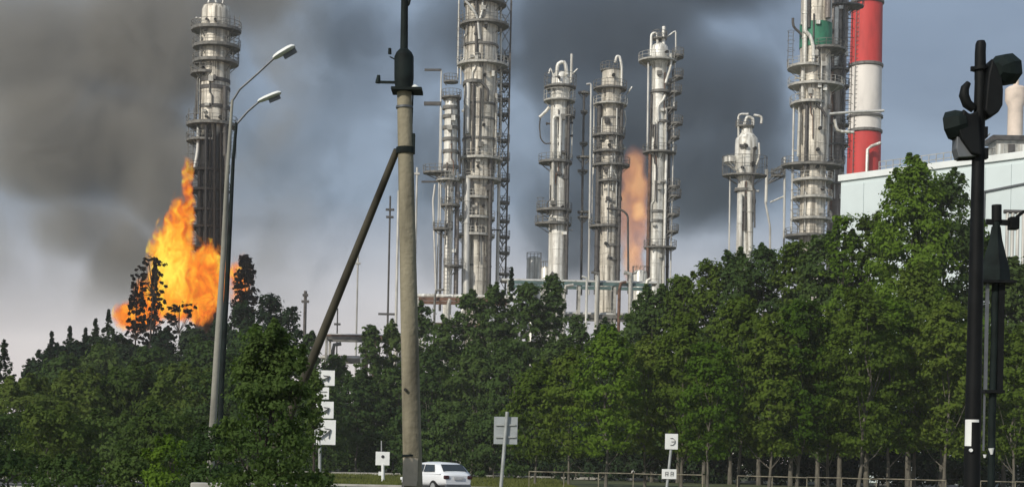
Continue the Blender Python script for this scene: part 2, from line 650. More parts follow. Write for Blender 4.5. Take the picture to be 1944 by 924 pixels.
# --- the main tall column
t = Column('tallest and thickest silver column, its top beyond the picture, ringed with many walkways', 250, 913, 100)
t.shell([(31, -160), (31, 345), (28, 385), (26, 560)], M_CLAD, 2.2)
for (y, a, b, mm) in ((8, 880, 962, M_STEEL), (48, 872, 967, M_STEEL), (124, 867, 965, M_STEELL), (303, 868, 955, M_STEELL), (342, 862, 952, M_STEELL),
                      (378, 872, 938, M_STEELL), (415, 868, 940, M_STEELL), (447, 864, 940, M_STEELL)):
    t.platform(y, a, b, depth=1.0, th=.36, material=mm)
for (y, a, b) in ((88, 879, 947), (266, 877, 944), (505, 877, 930), (200, 880, 944), (228, 880, 943)):
    t.ring(y, a, b, .34, M_STEEL)
t.platform(161, 878, 925, rail=False, depth=.7, th=.5)
t.pipe([(884, 12), (898, 26), (908, 46), (911, 84)], 5.5, M_PIPE)
t.pipe([(918, -60), (917, 30), (911, 48)], 5, M_PIPE)
t.pipe([(905, -60), (905, 118)], 5, M_PIPED)
t.pipe([(890, 165), (888, 260)], 9, M_PIPE)
t.pipe([(900, 168), (898, 330)], 5, M_PIPED)
t.pipe([(915, 165), (928, 178), (926, 200)], 5, M_PIPED)
t.pipe([(880, 305), (879, 560)], 5, M_PIPE)
t.pipe([(889, 345), (887, 470), (886, 570)], 12, M_PIPE)
t.pipe([(897, 350), (896, 440)], 4, M_PIPED)
t.pipe([(932, 305), (929, 560)], 7, M_PIPED)
t.pipe([(943, 180), (940, 330)], 5, M_PIPE, depth=-1)
t.pipe([(872, -40), (869, 150)], 3, M_PIPE, depth=0)
t.ladder(872, 20, 122)
for (x, y) in ((922, 60), (905, 74), (920, 150), (918, 244), (908, 322), (917, 395), (906, 430)):
    t.manhole(x, y, 3)
t.stub(930, 258, 948, 6, M_PIPE)
t.ladder(945, 130, 300, depth=-1.6)

clutter(t, 10, 500, 41, 10)

# --- stair and pipe mast beside it
t = Column('slender lattice stair mast standing against the right side of the tallest column', 252, 956, 270, 'stair_mast', 'mast', None)
pb = MB()
X0 = t.m(9)
ztop = t.l(956, -60)[1]
for dx in (-X0, X0):
    for dy in (-0.8, 0.8):
        pb.bar((dx, dy, 0), (dx, dy, ztop), 0.28 if dx > 0 else 0.16)
pb.build('frame_post', M_PIPED, t.root)
br = MB()
z = 8.0
k = 0
while z < ztop - 3:
    MB().bar((-X0, -.8, z), (X0, -.8, z + 2.6), 0.11).build('brace', M_STEEL, t.root)
    MB().bar((-X0, .8, z + 2.6), (X0, .8, z), 0.11).build('brace', M_STEEL, t.root)
    z += 2.6
    k += 1
t.prof = [(0.1, 0), (0.1, ztop)]
for y in (110, 136, 162, 190, 218, 268, 302, 342, 385, 420, 450, 480, 520):
    t.platform(y, 944, 968, depth=.9, th=.35, h=1.0)
t.pipe([(951, -60), (951, 262)], 4, M_PIPE, depth=-1.1)
t.pipe([(948, 300), (944, 560)], 6, M_PIPE, depth=-1.1)

# --- small banded column left of the main one
t = Column('thin banded column just left of the tallest column, dark rings close together', 246, 856, 230)
t.shell([(11, 190), (12.5, 205), (12.5, 330), (8, 338), (8, 560)], M_CLADW, 2.0)
t.platform(186, 838, 876, depth=.9)
t.platform(156, 842, 870, depth=.2, th=.2)
for y in (205, 222, 243, 265, 288, 317):
    t.ring(y, 840, 870, .5, M_STEEL)
t.platform(342, 828, 872, material=M_STEELL, depth=1.0)
for (y, a, b) in ((328, 803, 862), (390, 836, 874), (435, 822, 860), (505, 842, 878)):
    t.platform(y, a, b, depth=.8, th=.3)
t.pipe([(838, 205), (836, 420)], 3, M_PIPE, depth=0)
t.pipe([(837, 430), (835, 590)], 5, M_PIPED, depth=0)
t.pipe([(826, 350), (822, 380), (828, 560)], 4, M_PIPE, depth=0)
t.pipe([(870, 180), (873, 330)], 5, M_PIPED, depth=0)
t.pipe([(868, 345), (865, 560)], 9, M_CLADB, depth=.6)
t.ladder(848, 345, 560, cage=False, depth=-1.2)

clutter(t, 200, 480, 42, 5)

# --- far davit mast
t = Column('faint thin mast with two dark cross arms beyond the banded column', 275, 838, 200, 'davit_mast', 'mast', None)
t.prof = [(0.1, 0), (0.1, 70)]
t.pipe([(838, 134), (829, 560)], 3, M_PIPE, depth=0, name='mast_pole')
ab = MB()
for (y, a, b, w_) in ((133, 806, 838, .35), (197, 805, 838, .6), (345, 800, 836, .3)):
    (xa, za), (xb, zb) = t.l(a, y), t.l(b, y)
    MB().bar((xa, 0, za), (xb, 0, zb), w_).build('cross_arm', M_PIPED, t.root)

# --- white column with side loop pipe
t = Column('bright white column with a looping side pipe, left of the middle pair', 247, 1064, 200)
t.shell([(16, 145), (18.5, 152), (18.5, 240), (17.5, 330), (17, 560)], M_CLADW, 2.6)
t.pipe([(1056, 150), (1058, 124), (1072, 120), (1076, 146)], 7, M_CLADW, depth=-1.2)
t.pipe([(1085, 106), (1084, 160)], 5, M_CLADW, depth=-1)
t.pipe([(1080, 150), (1090, 140), (1096, 134)], 3, M_PIPE, depth=-1)
t.pipe([(1042, 140), (1045, 128), (1051, 146)], 3, M_PIPE, depth=0)
t.platform(166, 1033, 1094, depth=1.0, h=2.0)
t.platform(192, 1032, 1092, depth=1.0, material=M_STEELL, h=1.6)
t.pipe([(1042, 205), (1036, 213), (1024, 224)], 6, M_CLADW, depth=-.4)
t.pipe([(1026, 222), (1024, 240), (1026, 264), (1034, 274), (1046, 273)], 2.6, M_PIPED, depth=-.4)
t.pipe([(1049, 380), (1050, 226), (1064, 224), (1062, 300)], 6, M_CLADW)
t.pipe([(1080, 196), (1078, 300), (1074, 560)], 6, M_PIPED)
t.pipe([(1087, 200), (1085, 300)], 3, M_PIPE, depth=0)
for (y, a, b) in ((308, 1022, 1087), (399, 1018, 1086), (425, 1015, 1085)):
    t.platform(y, a, b, depth=1.0, th=.34)
t.platform(222, 1070, 1092, depth=.2)
t.manhole(1061, 152, 3)
t.manhole(1062, 278, 4)
t.manhole(1066, 396, 3)
t.manhole(1063, 335, 3)
t.ladder(1025, 375, 425)

clutter(t, 200, 480, 43, 6)

# --- thin dark mast
t = Column('thin dark mast with short arms between the white column and the grey pair column', 266, 1110, 250, 'pipe_mast', 'mast', None)
t.prof = [(0.15, 0), (0.15, 70)]
t.pipe([(1109, 172), (1106, 330), (1103, 560)], 4.5, M_PIPED, depth=0, name='mast_pole')
for (y, a, b) in ((176, 1097, 1120), (212, 1102, 1116), (272, 1100, 1116), (298, 1094, 1124), (324, 1096, 1116), (402, 1096, 1122), (412, 1096, 1118)):
    t.platform(y, a, b, rail=False, depth=.5, th=.3)
t.pipe([(1113, 162), (1122, 160), (1120, 330), (1117, 560)], 4, M_PIPE, depth=-.6)
t.pipe([(1128, 205), (1124, 420)], 2.4, M_PIPE, depth=.6)

# --- grey column with goose neck
t = Column('grey column with dark side pipes and a white goose-neck vent on top', 247, 1160, 200)
t.shell([(18, 134), (18.5, 168), (18.5, 250), (18, 560)], M_CLAD, 2.2, dome=False)
t.platform(134, 1140, 1180, depth=.1, th=.2)
t.pipe([(1179, 168), (1180, 130), (1176, 110), (1170, 109), (1167, 122)], 5, M_CLADW, depth=-.8)
t.platform(169, 1126, 1190, depth=1.0)
t.platform(199, 1126, 1191, depth=1.0, material=M_STEELL)
for (y, a, b) in ((258, 1124, 1187), (289, 1125, 1184), (314, 1124, 1196), (345, 1132, 1180), (430, 1118, 1178)):
    t.platform(y, a, b, depth=.9, th=.34)
for y in (226, 362, 385, 466, 492):
    t.ring(y, 1139, 1178, .4, M_STEEL)
t.pipe([(1138, 202), (1135, 330), (1131, 560)], 9, M_PIPED)
t.pipe([(1180, 202), (1176, 330), (1172, 560)], 7, M_PIPED)
t.pipe([(1160, 300), (1158, 340)], 5, M_PIPE)
t.pipe([(1128, 200), (1127, 330)], 2.4, M_PIPE, depth=0)
t.pipe([(1186, 210), (1188, 230), (1183, 250)], 3, M_CLADW, depth=0)
t.pipe([(1190, 180), (1200, 165)], 3, M_CLADW, depth=0)
t.pipe([(1150, 400), (1178, 402), (1190, 412), (1191, 560)], 4, M_PIPED, depth=-2.2)
for (x, y) in ((1163, 148), (1155, 236), (1156, 280), (1150, 465), (1154, 345)):
    t.manhole(x, y, 3.4)

clutter(t, 200, 490, 44, 7)

# --- tall white column with top pipes
t = Column('tall pale column with a white domed head and a row of small walkways down its right side', 247, 1250, 200)
t.shell([(16, 92), (18, 105), (18, 118), (14.5, 124), (14.5, 290), (15, 560)], M_CLADW, 2.6)
t.pipe([(1235, 108), (1236, 66), (1246, 64), (1248, 84)], 5, M_CLADW, depth=-.6)
t.pipe([(1259, 90), (1260, 52)], 7, M_CLADW, depth=-.4)
t.pipe([(1264, 72), (1283, 58), (1283, 110)], 3, M_CLADW, depth=0)
t.platform(74, 1238, 1266, depth=.0, th=.2)
t.platform(116, 1212, 1284, depth=1.3, material=M_STEELL)
t.platform(290, 1220, 1284, depth=1.2)
for (y, a, b) in ((175, 1234, 1275), (232, 1238, 1272), (402, 1228, 1262), (420, 1228, 1262)):
    t.ring(y, a, b, .4, M_STEEL)
t.platform(470, 1222, 1284, depth=1.0)
t.pipe([(1230, 122), (1228, 288)], 4, M_PIPE, depth=-1)
t.pipe([(1236, 180), (1233, 288)], 4, M_PIPED, depth=-.8)
t.pipe([(1272, 106), (1272, 130), (1262, 162)], 5, M_CLADW, depth=-1.4)
t.pipe([(1248, 235), (1247, 205), (1257, 195), (1261, 185)], 5, M_CLADW)
t.pipe([(1263, 208), (1262, 288)], 5, M_CLADW)
t.pipe([(1264, 295), (1258, 560)], 5.5, M_CLADW)
t.pipe([(1272, 150), (1270, 290), (1266, 560)], 6, M_PIPED, depth=0)
t.pipe([(1233, 295), (1227, 560)], 6, M_RUST, depth=-1)
t.pipe([(1281, 120), (1277, 330), (1272, 560)], 3, M_PIPE, depth=0)
for (y, a, b) in ((108, 1276, 1298), (147, 1276, 1297), (176, 1268, 1294), (207, 1262, 1285), (235, 1272, 1296), (262, 1272, 1290), (355, 1266, 1291), (373, 1268, 1293), (408, 1264, 1290), (440, 1264, 1288)):
    t.platform(y, a, b, depth=.0, th=.32)
t.manhole(1262, 103, 3)
t.manhole(1243, 280, 2.5)

clutter(t, 120, 490, 45, 7)

# --- short white vessel column
t = Column('short white bottle-shaped column standing alone before the dark smoke', 248, 1417, 300)
t.shell([(10, 240), (11, 252), (21, 264), (22, 275), (22, 318), (17, 332), (15, 345), (16, 365), (15.5, 560)], M_CLADW, 3.2, dome=False)
t.pipe([(1401, 260), (1401, 218), (1420, 218)], 4, M_CLADW, depth=-.5)
t.pipe([(1412, 242), (1416, 222), (1430, 226), (1428, 240)], 6, M_CLADW, depth=-.5)
t.pipe([(1430, 220), (1446, 222), (1444, 236)], 5, M_CLADW, depth=-.5)
t.platform(240, 1397, 1432, depth=.4, th=.25, h=.9)
t.platform(303, 1374, 1400, depth=-.6, th=.9, material=M_CLADW, rail=False)
t.platform(333, 1371, 1456, depth=.9, h=3.0)
t.ring(361, 1394, 1434, .4, M_STEEL)
t.pipe([(1438, 275), (1439, 300), (1430, 325)], 4, M_CLADW)
t.pipe([(1403, 372), (1402, 480)], 9, M_CLADW)
t.pipe([(1420, 368), (1421, 480)], 10, M_CLADW)
t.pipe([(1412, 380), (1411, 440)], 5, M_PIPED)
t.pipe([(1386, 335), (1384, 480)], 3, M_PIPE, depth=0)
t.manhole(1414, 282, 3.5)
t.manhole(1428, 286, 3.5)
t.manhole(1424, 315, 4)
t.manhole(1408, 322, 3)

clutter(t, 270, 440, 46, 5)

# --- slender grey pipes right of it
t = Column('white vent stack pair standing between the bottle column and the right tower', 262, 1456, 380, 'vent_stack', 'vent stack', None)
t.prof = [(0.2, 0), (0.2, 60)]
t.pipe([(1456, 322), (1454, 384)], 6, M_CLADW, depth=0, name='vent_pipe')
t.pipe([(1453, 384), (1462, 430), (1462, 600)], 4, M_PIPE, depth=0, name='vent_pipe')
t.pipe([(1490, 298), (1487, 600)], 4.5, M_PIPE, depth=0, name='vent_pipe')
t.pipe([(1466, 330), (1480, 333), (1488, 318)], 4, M_PIPED, depth=0, name='vent_pipe')
t.platform(334, 1464, 1490, depth=.6)
t.platform(314, 1482, 1502, depth=.5, rail=False)
t.pipe([(1462, 384), (1490, 372)], 3, M_CLADW, depth=0, name='vent_pipe')

# --- right tower
t = Column('thick cream and grey column with a green band near its top, beside the chimney', 244, 1546, 200)
t.shell([(29, -160), (29, 200), (28, 300), (24, 320), (24, 560)], M_CLAD, 2.2)
gz0, gz1 = t.l(1560, 93)[1], t.l(1560, 47)[1]
MB().lathe([(t.m(30.5), gz0), (t.m(30.5), gz1)], SEG).build('green_band', M_GREEN, t.root, smooth=True)
for (y, a, b, mm) in ((96, 1530, 1606, M_STEEL), (129, 1495, 1562, M_STEELL), (163, 1496, 1602, M_STEELL), (198, 1500, 1568, M_STEELL),
                      (314, 1484, 1602, M_STEEL), (343, 1504, 1582, M_STEELL), (376, 1503, 1580, M_STEELL), (416, 1503, 1578, M_STEELL), (448, 1490, 1572, M_STEEL)):
    t.platform(y, a, b, depth=1.0, th=.36, material=mm)
t.pipe([(1524, -60), (1523, 125)], 10, M_CLADW)
t.pipe([(1520, 66), (1532, 76), (1538, 96), (1538, 126)], 7, M_CLADW)
t.pipe([(1502, 40), (1502, 56), (1520, 72)], 5, M_PIPED, depth=-1.5)
t.pipe([(1532, -60), (1531, 60)], 5, M_PIPED)
t.pipe([(1521, 132), (1520, 196)], 8, M_CLADW)
t.pipe([(1527, 202), (1524, 330)], 6, M_PIPED)
t.pipe([(1516, 205), (1513, 300)], 6, M_CLADW)
t.pipe([(1540, 202), (1556, 216), (1562, 230)], 5, M_PIPED)
t.pipe([(1507, 200), (1502, 440)], 4, M_PIPE, depth=0)
t.pipe([(1566, -40), (1565, 44)], 12, M_CLADB)
t.pipe([(1566, 226), (1616, 222), (1668, 220)], 5, M_PIPE, depth=-3.6)
t.pipe([(1576, 236), (1580, 258), (1612, 260)], 6, M_CLADW, depth=-3.4)
for (x, y) in ((1550, 250), (1546, 290), (1530, 318), (1546, 322), (1556, 362), (1549, 100)):
    t.manhole(x, y, 3.6)
t.ladder(1500, 60, 128)
t.ladder(1508, 345, 448, w_=1.0)

clutter(t, 20, 440, 47, 9)

# --- brown column behind
t = Column('brown rusty column half hidden between the green-banded column and the chimney', 254, 1590, 200)
t.shell([(17, -160), (17, 100), (15, 110), (15, 560)], M_CLADB, 2.0)
for (y, a, b) in ((12, 1568, 1640), (98, 1560, 1606), (134, 1566, 1612), (165, 1566, 1612), (238, 1560, 1612), (276, 1570, 1610), (310, 1560, 1604), (350, 1560, 1604)):
    t.platform(y, a, b, depth=.8)
t.pipe([(1585, 20), (1584, 90)], 8, M_CLADW)
t.pipe([(1585, 105), (1583, 130)], 8, M_CLADW)
t.pipe([(1598, -60), (1596, 330)], 5, M_PIPED)
t.pipe([(1578, 140), (1575, 400)], 4, M_RUST)
t.manhole(1585, 150, 4)
t.ladder(1606, 20, 300, depth=-.5, w_=1.0, material=M_RUST)

clutter(t, 20, 400, 48, 7)

# --- chimney
Yc = 305
p = P(1643, 160, Yc)
ch = thing('striped_chimney', 'red and white banded chimney rising behind the pale building at right', 'chimney', (p.x, Yc, 0))


def cz(py):
    return P(1643, py, Yc).z


def cr(py):
    return (29.0 + 2.6 * py / 328) * Yc / F


edges = [(-240, -120, M_RED, 'red_band'), (-120, 6, M_WHITE, 'white_band'), (6, 126, M_RED, 'red_band'), (126, 251, M_WHITE, 'white_band'), (251, 376, M_RED, 'red_band'),
         (376, 500, M_WHITE, 'white_band')]
for a, b, mm, nm in edges:
    prof = []
    n = 6
    for k in range(n + 1):
        y = b + (a - b) * k / n
        prof += [(cr(y), cz(y)), (cr(y), cz(y) + .01)]
    MB().lathe(prof, 48).build(nm, mm, ch, smooth=True)
MB().lathe([(cr(520) * 1.02, 0), (cr(500) * 1.02, cz(499))], 48).build('shaft_base', M_CONC, ch, smooth=True)
for y in (6, 126, 251):
    z = cz(y)
    MB().lathe([(cr(y) + .1, z - .35), (cr(y) + .28, z - .2), (cr(y) + .28, z + .2), (cr(y) + .1, z + .35)], 48).build('collar', M_STEEL, ch, smooth=True)
z = cz(223)
MB().lathe([(cr(223) + .35, z - .2), (cr(223) + .35, z + .2)], 48).build('walkway', M_STEEL, ch, smooth=True)
lb = MB()
for d in (-.3, .3):
    lb.bar((-cr(100) * .75 + d, -cr(100) * .75, cz(376)), (-cr(0) * .75 + d, -cr(0) * .75, cz(-100)), .1)
for k in range(60):
    zz = cz(376) + k * .85
    lb.bar((-cr(100) * .75 - .3, -cr(100) * .75, zz), (-cr(100) * .75 + .3, -cr(100) * .75, zz), .07)
lb.build('ladder', M_STEEL, ch)
pp = MB()
x0 = P(1645, 300, Yc - 4).x - p.x
pp.tube([(x0, -4.2, cz(420)), (x0 + .1, -4.2, cz(292)), (x0 + .8, -4.2, cz(286)), (x0 + 2.6, -4.2, cz(279))], .3, 10)
pp.build('vent_pipe', M_CLADW, ch, smooth=True)

# ------------------------------------------------------------------ pale building at right
A = P(1597, 336, 182)
B = P(2100, 270, 160)
HB = A.z
d = Vector((B.x - A.x, B.y - A.y, 0))
L = d.length
ang = math.atan2(d.y, d.x)
bd = thing('pale_building', 'pale blue-white windowless plant hall with a sloping-looking long roof edge, behind the right trees', 'building', (A.x, A.y, 0), rz=ang)
MB().box(L / 2, 15, HB / 2, L, 30, HB).build('wall', M_WALL, bd)
tb = MB()
tb.box(L / 2, -.12, HB - .15, L + .5, .3, .7)
tb.box(-.12, 15, HB - .15, .3, 30, .7)
tb.build('roof_edge', M_ROOFTRIM, bd)
npan = int(L / 3.0)
pm = bpy.data.meshes.new('wall_panel')
pmb = MB().box(0, 0, 0, 2.94, .08, HB - 1.0)
pm.from_pydata(pmb.v, [], pmb.f)
pm.materials.append(M_WALL)
for k in range(npan):
    o = bpy.data.objects.new('wall_panel', pm)
    COL.objects.link(o)
    o.parent = bd
    o.location = (1.6 + 3.0 * k, -.05, (HB - 1.0) / 2)
ob = MB()
xr = L * 0.58
for (xa, za, xb, zb) in ((xr, 0, xr, HB - 3.6), (xr, HB - 3.6, xr + 5, HB - 3.2)):
    ob.bar((xa, -.25, za), (xb, -.25, zb), .16)
ob.build('drain_pipe', M_GREY, bd)
rb = MB()
for k in range(14):
    rb.bar((4.6 + k * .9, .6, HB), (4.6 + k * .9, .6, HB + 1.3), .07)
for hh in (.7, 1.3):
    rb.bar((4.6, .6, HB + hh), (4.6 + 13 * .9, .6, HB + hh), .07)
rb.build('roof_railing', M_STEELL, bd)

q = P(1905, 290, 170)
rh = thing('roof_plant', 'dark flat-topped plant unit on the roof of the pale building at the picture edge', 'roof plant', (q.x, 172, HB + .002))
MB().box(2.4, 0, 1.1, 6.0, 3.0, 2.2).build('housing', M_STEELL, rh)
MB().box(2.4, 0, 2.45, 7.0, 3.8, .5).build('lid', M_PIPED, rh)
for k in range(5):
    MB().box(-.2 + k * 1.2, -1.56, 1.2, .7, .1, 1.2).build('louvre', M_PIPED if k % 2 else M_CLADW, rh)
rl = MB()
for k in range(4):
    rl.bar((-3.6 + k * .9, -1, 0), (-3.6 + k * .9, -1, 1.4), .08)
rl.bar((-3.6, -1, 1.4), (-.6, -1, 1.4), .08)
rl.bar((-2.6, -1, 1.4), (-1.2, -1, 3.0), .12)
rl.build('railing', M_STEEL, rh)
q = P(1928, 200, 190)
cs = thing('cream_silo', 'cream vent drum at the right edge, above the dark roof plant', 'vent', (q.x, 190, HB * .9))
zt = P(1928, 165, 190).z - HB * .9
MB().lathe([(.9, -3), (.9, zt - 2.4), (1.25, zt - 1.6), (1.25, zt - .3), (.9, zt)], 20).build('drum', M_CREAM, cs, smooth=True)
MB().lathe([(.35, zt - .05), (.35, zt + .8)], 12).build('cap', M_CREAM, cs, smooth=True)

# pipes standing before the building at the right edge
pg = thing('pipe_stand', 'row of pale vertical pipes under a header at the right edge beside the signal box', 'pipework', (P(1925, 440, 150).x, 150, 0))
for k, px in enumerate((1912, 1922, 1932, 1943)):
    x = P(px, 440, 150).x - pg.location.x
    MB().tube([(x, 0, 0), (x, 0, P(px, 404, 150).z)], .17, 10).build('upright_pipe', M_PIPE, pg, smooth=True)
zh = P(1925, 402, 150).z
MB().tube([(-1.0, 0, zh), (2.0, 0, zh)], .2, 10).build('header_pipe', M_PIPED, pg, smooth=True)

# ------------------------------------------------------------------ pipe racks, low plant behind the trees
def rack(label, px0, px1, py, Y, levels, seed, group='pipe racks behind the trees', beam=M_TEAL):
    rnd = random.Random(seed)
    a = P(px0, py, Y)
    b = P(px1, py, Y)
    Hh = (a.z + b.z) / 2
    Wd = b.x - a.x
    r = thing('pipe_rack', label, 'pipe rack', (a.x, Y, 0), group)
    nb = max(2, int(Wd / 5))
    for k in range(nb + 1):
        x = Wd * k / nb
        fb = MB()
        for yy in (0, 5):
            fb.box(x, yy, Hh / 2, .4, .4, Hh)
        fb.build('frame_post', M_STEELL, r)
    for lv in range(levels):
        z = Hh * (1 - lv * .17)
        bm_ = MB()
        for yy in (-.25, 5.25):
            bm_.box(Wd / 2, yy, z - .2, Wd, .25, .5)
        for k in range(nb + 1):
            bm_.box(Wd * k / nb, 2.5, z - .25, .3, 5, .4)
        bm_.build('beam', beam if lv == 0 else M_STEEL, r)
        yy = .3
        for k in range(4):
            rr = rnd.uniform(.16, .42)
            yy += rr
            MB().tube([(-1, yy, z + rr), (Wd + 1, yy, z + rr)], rr, 10).build('line_pipe', rnd.choice([M_PIPE, M_PIPE, M_CLADW, M_RUST]), r, smooth=True)
            yy += rr + .3
    db = 0
    for k in range(int(Wd / 1.3)):
        x = rnd.uniform(0, Wd)
        z1 = Hh * rnd.uniform(.68, 1.05)
        rr = rnd.uniform(.12, .4)
        off = rnd.uniform(-1.5, 1.5)
        MB().tube([(x, -.9, 0), (x, -.9, z1 - 1), (x + .2 * (off > 0), -.9, z1), (x + off, -.9, z1 + .2)], rr, 8).build('drop_pipe', rnd.choice([M_PIPE, M_CLADW, M_STEELL, M_STEEL, M_RUST]), r, smooth=True)
    return r


rack('teal-beamed pipe rack across the foot of the middle columns', 965, 1235, 536, 236, 4, 3)
rack('pale pipework rack at the foot of the tallest column', 795, 965, 566, 232, 4, 5, beam=M_RUST)
rack('low grey pipe rack seen under the slanting strut', 620, 760, 640, 262, 3, 8, beam=M_STEEL)

# small drums and towers low between the columns
def drum(label, px, py, rpx, Y):
    q = P(px, py, Y)
    o = thing('storage_drum', label, 'tank', (q.x, Y, 0), 'low drums between the columns')
    r = rpx * Y / F
    MB().lathe([(r, 0), (r, q.z - .5 * r), (r * .86, q.z - .2 * r), (r * .5, q.z - .04 * r), (.05, q.z)], 24).build('shell', M_CLADW, o, smooth=True)
    rb = MB()
    for k in range(12):
        t_ = 2 * math.pi * k / 12
        t2 = t_ + math.pi / 6
        zz = q.z - .5 * r
        rb.bar((r * math.cos(t_), r * math.sin(t_), zz), (r * math.cos(t_), r * math.sin(t_), zz + 1.1), .07)
        rb.bar((r * math.cos(t_), r * math.sin(t_), zz + 1.1), (r * math.cos(t2), r * math.sin(t2), zz + 1.1), .06)
    rb.build('railing', M_STEEL, o)


drum('white dome-topped drum low between the tallest column and the white looped column', 1014, 486, 14, 258)
drum('smaller white drum touching the foot of the white looped column', 1036, 505, 9, 250)
drum('pale drum at the foot of the tall domed-head column', 1215, 512, 14, 246)

# far slender masts
def mast(label, px, y0, Y, wpx, mm, arms=()):
    q = P(px, y0, Y)
    o = thing('distant_mast', label, 'mast', (q.x, Y, 0), 'slender masts seen past the pole')
    r = wpx * Y / F / 2
    MB().tube([(0, 0, 0), (0, 0, q.z)], [r * 1.2, r], 8).build('mast_pole', mm, o, smooth=True)
    for (y, w_) in arms:
        z = P(px, y, Y).z
        MB().box(0, 0, z, w_ * Y / F, .5, .35).build('cross_arm', mm, o)


mast('thin dark mast left of the concrete pole with two short arms near its top', 741, 372, 280, 3.5, M_PIPED, ((398, 16), (412, 14), (596, 36)))
mast('pale thicker mast touching the left edge of the concrete pole', 757, 362, 276, 5, M_PIPE)
mast('thin grey mast rising below the middle of the slanting strut', 680, 470, 290, 3.2, M_PIPE, ((500, 10),))
mast('short faint mast lowest of those under the strut', 641, 585, 290, 2.6, M_PIPED, ((615, 12),))
mast('stubby dark mast head over the trees left of the strut foot', 580, 552, 230, 6, M_PIPED, ((572, 14), (560, 10)))
mast('pale mast just right of the concrete pole', 792, 318, 286, 4, M_PIPE, ((330, 10),))

# ------------------------------------------------------------------ concrete pole with slanting strut
Yp = 30.0
b0 = P(784, 924, Yp)
tp = P(767, 150, Yp)
pz = tp.z
pole = thing('concrete_pole', 'weathered concrete utility pole in the centre foreground with a dark iron top', 'utility pole', (P(786, 985, Yp).x, Yp, 0))
ox = pole.location.x
pts = []
rs = []
for k in range(9):
    t_ = k / 8
    z = pz * t_
    px = b0.x + (tp.x - b0.x) * (z - b0.z) / (tp.z - b0.z)
    pts.append((px - ox, 0, z))
    rs.append((19.2 - 5.4 * t_) * Yp / F)
MB().tube(pts, rs, 24).build('shaft', M_CONC, pole, smooth=True)


def pl(px, py, dy=0.0, Y=Yp, o=None):
    q = P(px, py, Y)
    q.x -= (o or pole).location.x
    q.y = dy
    return q


MB().tube([pl(767, 168), pl(767, 150), pl(767, 108), pl(767, 100), pl(767, 94)], [.165, .185, .185, .15, .09], 12).build('sleeve', M_BLACKG, pole, smooth=True)
MB().tube([pl(767, 100), pl(769, -80)], [.075, .06], 12).build('iron_mast', M_BLACKG, pole, smooth=True)
MB().tube([pl(768, 18), pl(776, 8), pl(782, -20)], .025, 8).build('mast_stay', M_BLACKG, pole, smooth=True)
bb = MB().bar(pl(714, 156), pl(760, 157), .045)
bb.build('side_bracket', M_BLACKG, pole)
MB().tube([pl(717, 158), pl(718, 152), pl(719, 143)], [.05, .045, .03], 10).build('insulator', M_BLACKG, pole, smooth=True)
MB().bar(pl(740, 108), pl(756, 116), .02).build('side_bracket', M_BLACKG, pole)
MB().tube([pl(740, 103), pl(740, 92)], [.035, .03], 10).build('insulator', M_BLACKG, pole, smooth=True)
MB().box(*pl(773, 173), .58, .5, .05).build('clamp_plate', M_BLACKG, pole)
MB().tube([pl(787, 172), pl(787, 166), pl(786, 161)], [.10, .09, .03], 12).build('insulator', M_LAMPW, pole, smooth=True)
MB().bar(pl(784, 176), pl(782, 240), .025).build('cable', M_BLACKG, pole)
MB().tube([pl(768, 206), pl(768, 202)], .165, 16).build('clamp_band', M_GREY, pole, smooth=True)
MB().tube([pl(770, 292), pl(770, 280)], .18, 16).build('clamp_band', M_BLACKG, pole, smooth=True)
MB().box(*pl(783, 268), .10, .12, .28).build('junction_box', M_BLACKG, pole, bevel=.01)
MB().bar(pl(752, 288, .1), pl(766, 284, .1), .10, .14).build('strut_clamp', M_BLACKG, pole)
MB().tube([pl(781, 866, 0), pl(781, 862, 0)], .185, 20).build('clamp_band', M_BLACKG, pole, smooth=True)
lp = MB()
N = 10
cpt = pl(782, 895)
for k in range(N):
    a0 = -1.05 + 1.7 * k / N
    a1 = -1.05 + 1.7 * (k + 1) / N
    r = .196
    lp.add([(cpt.x + r * math.sin(a0), -r * math.cos(a0), cpt.z - .26), (cpt.x + r * math.sin(a1), -r * math.cos(a1), cpt.z - .26),
            (cpt.x + r * math.sin(a1), -r * math.cos(a1), cpt.z + .26), (cpt.x + r * math.sin(a0), -r * math.cos(a0), cpt.z + .26)], [(0, 1, 2, 3)])
lp.build('pale_paint_patch', mat('pale_patch', (0.46, 0.40, 0.31), .85, 0, .15, 3), pole)
MB().tube([pl(771, 740, -.17), pl(771, 740, -.24)], .03, 10).build('bolt', M_DARK, pole)
# strut: its own timber leg, moves with the pole
sa = pl(753, 284, .05)
sb = pl(560, 680, 2.2, Yp)
dvec = (sb - sa)
sb = sa + dvec * (sa.z / max(sa.z - sb.z, .1))
MB().tube([sa, sa.lerp(sb, .5), sb], [.066, .092, .11], 14).build('slanting_strut', M_WOOD, pole, smooth=True)

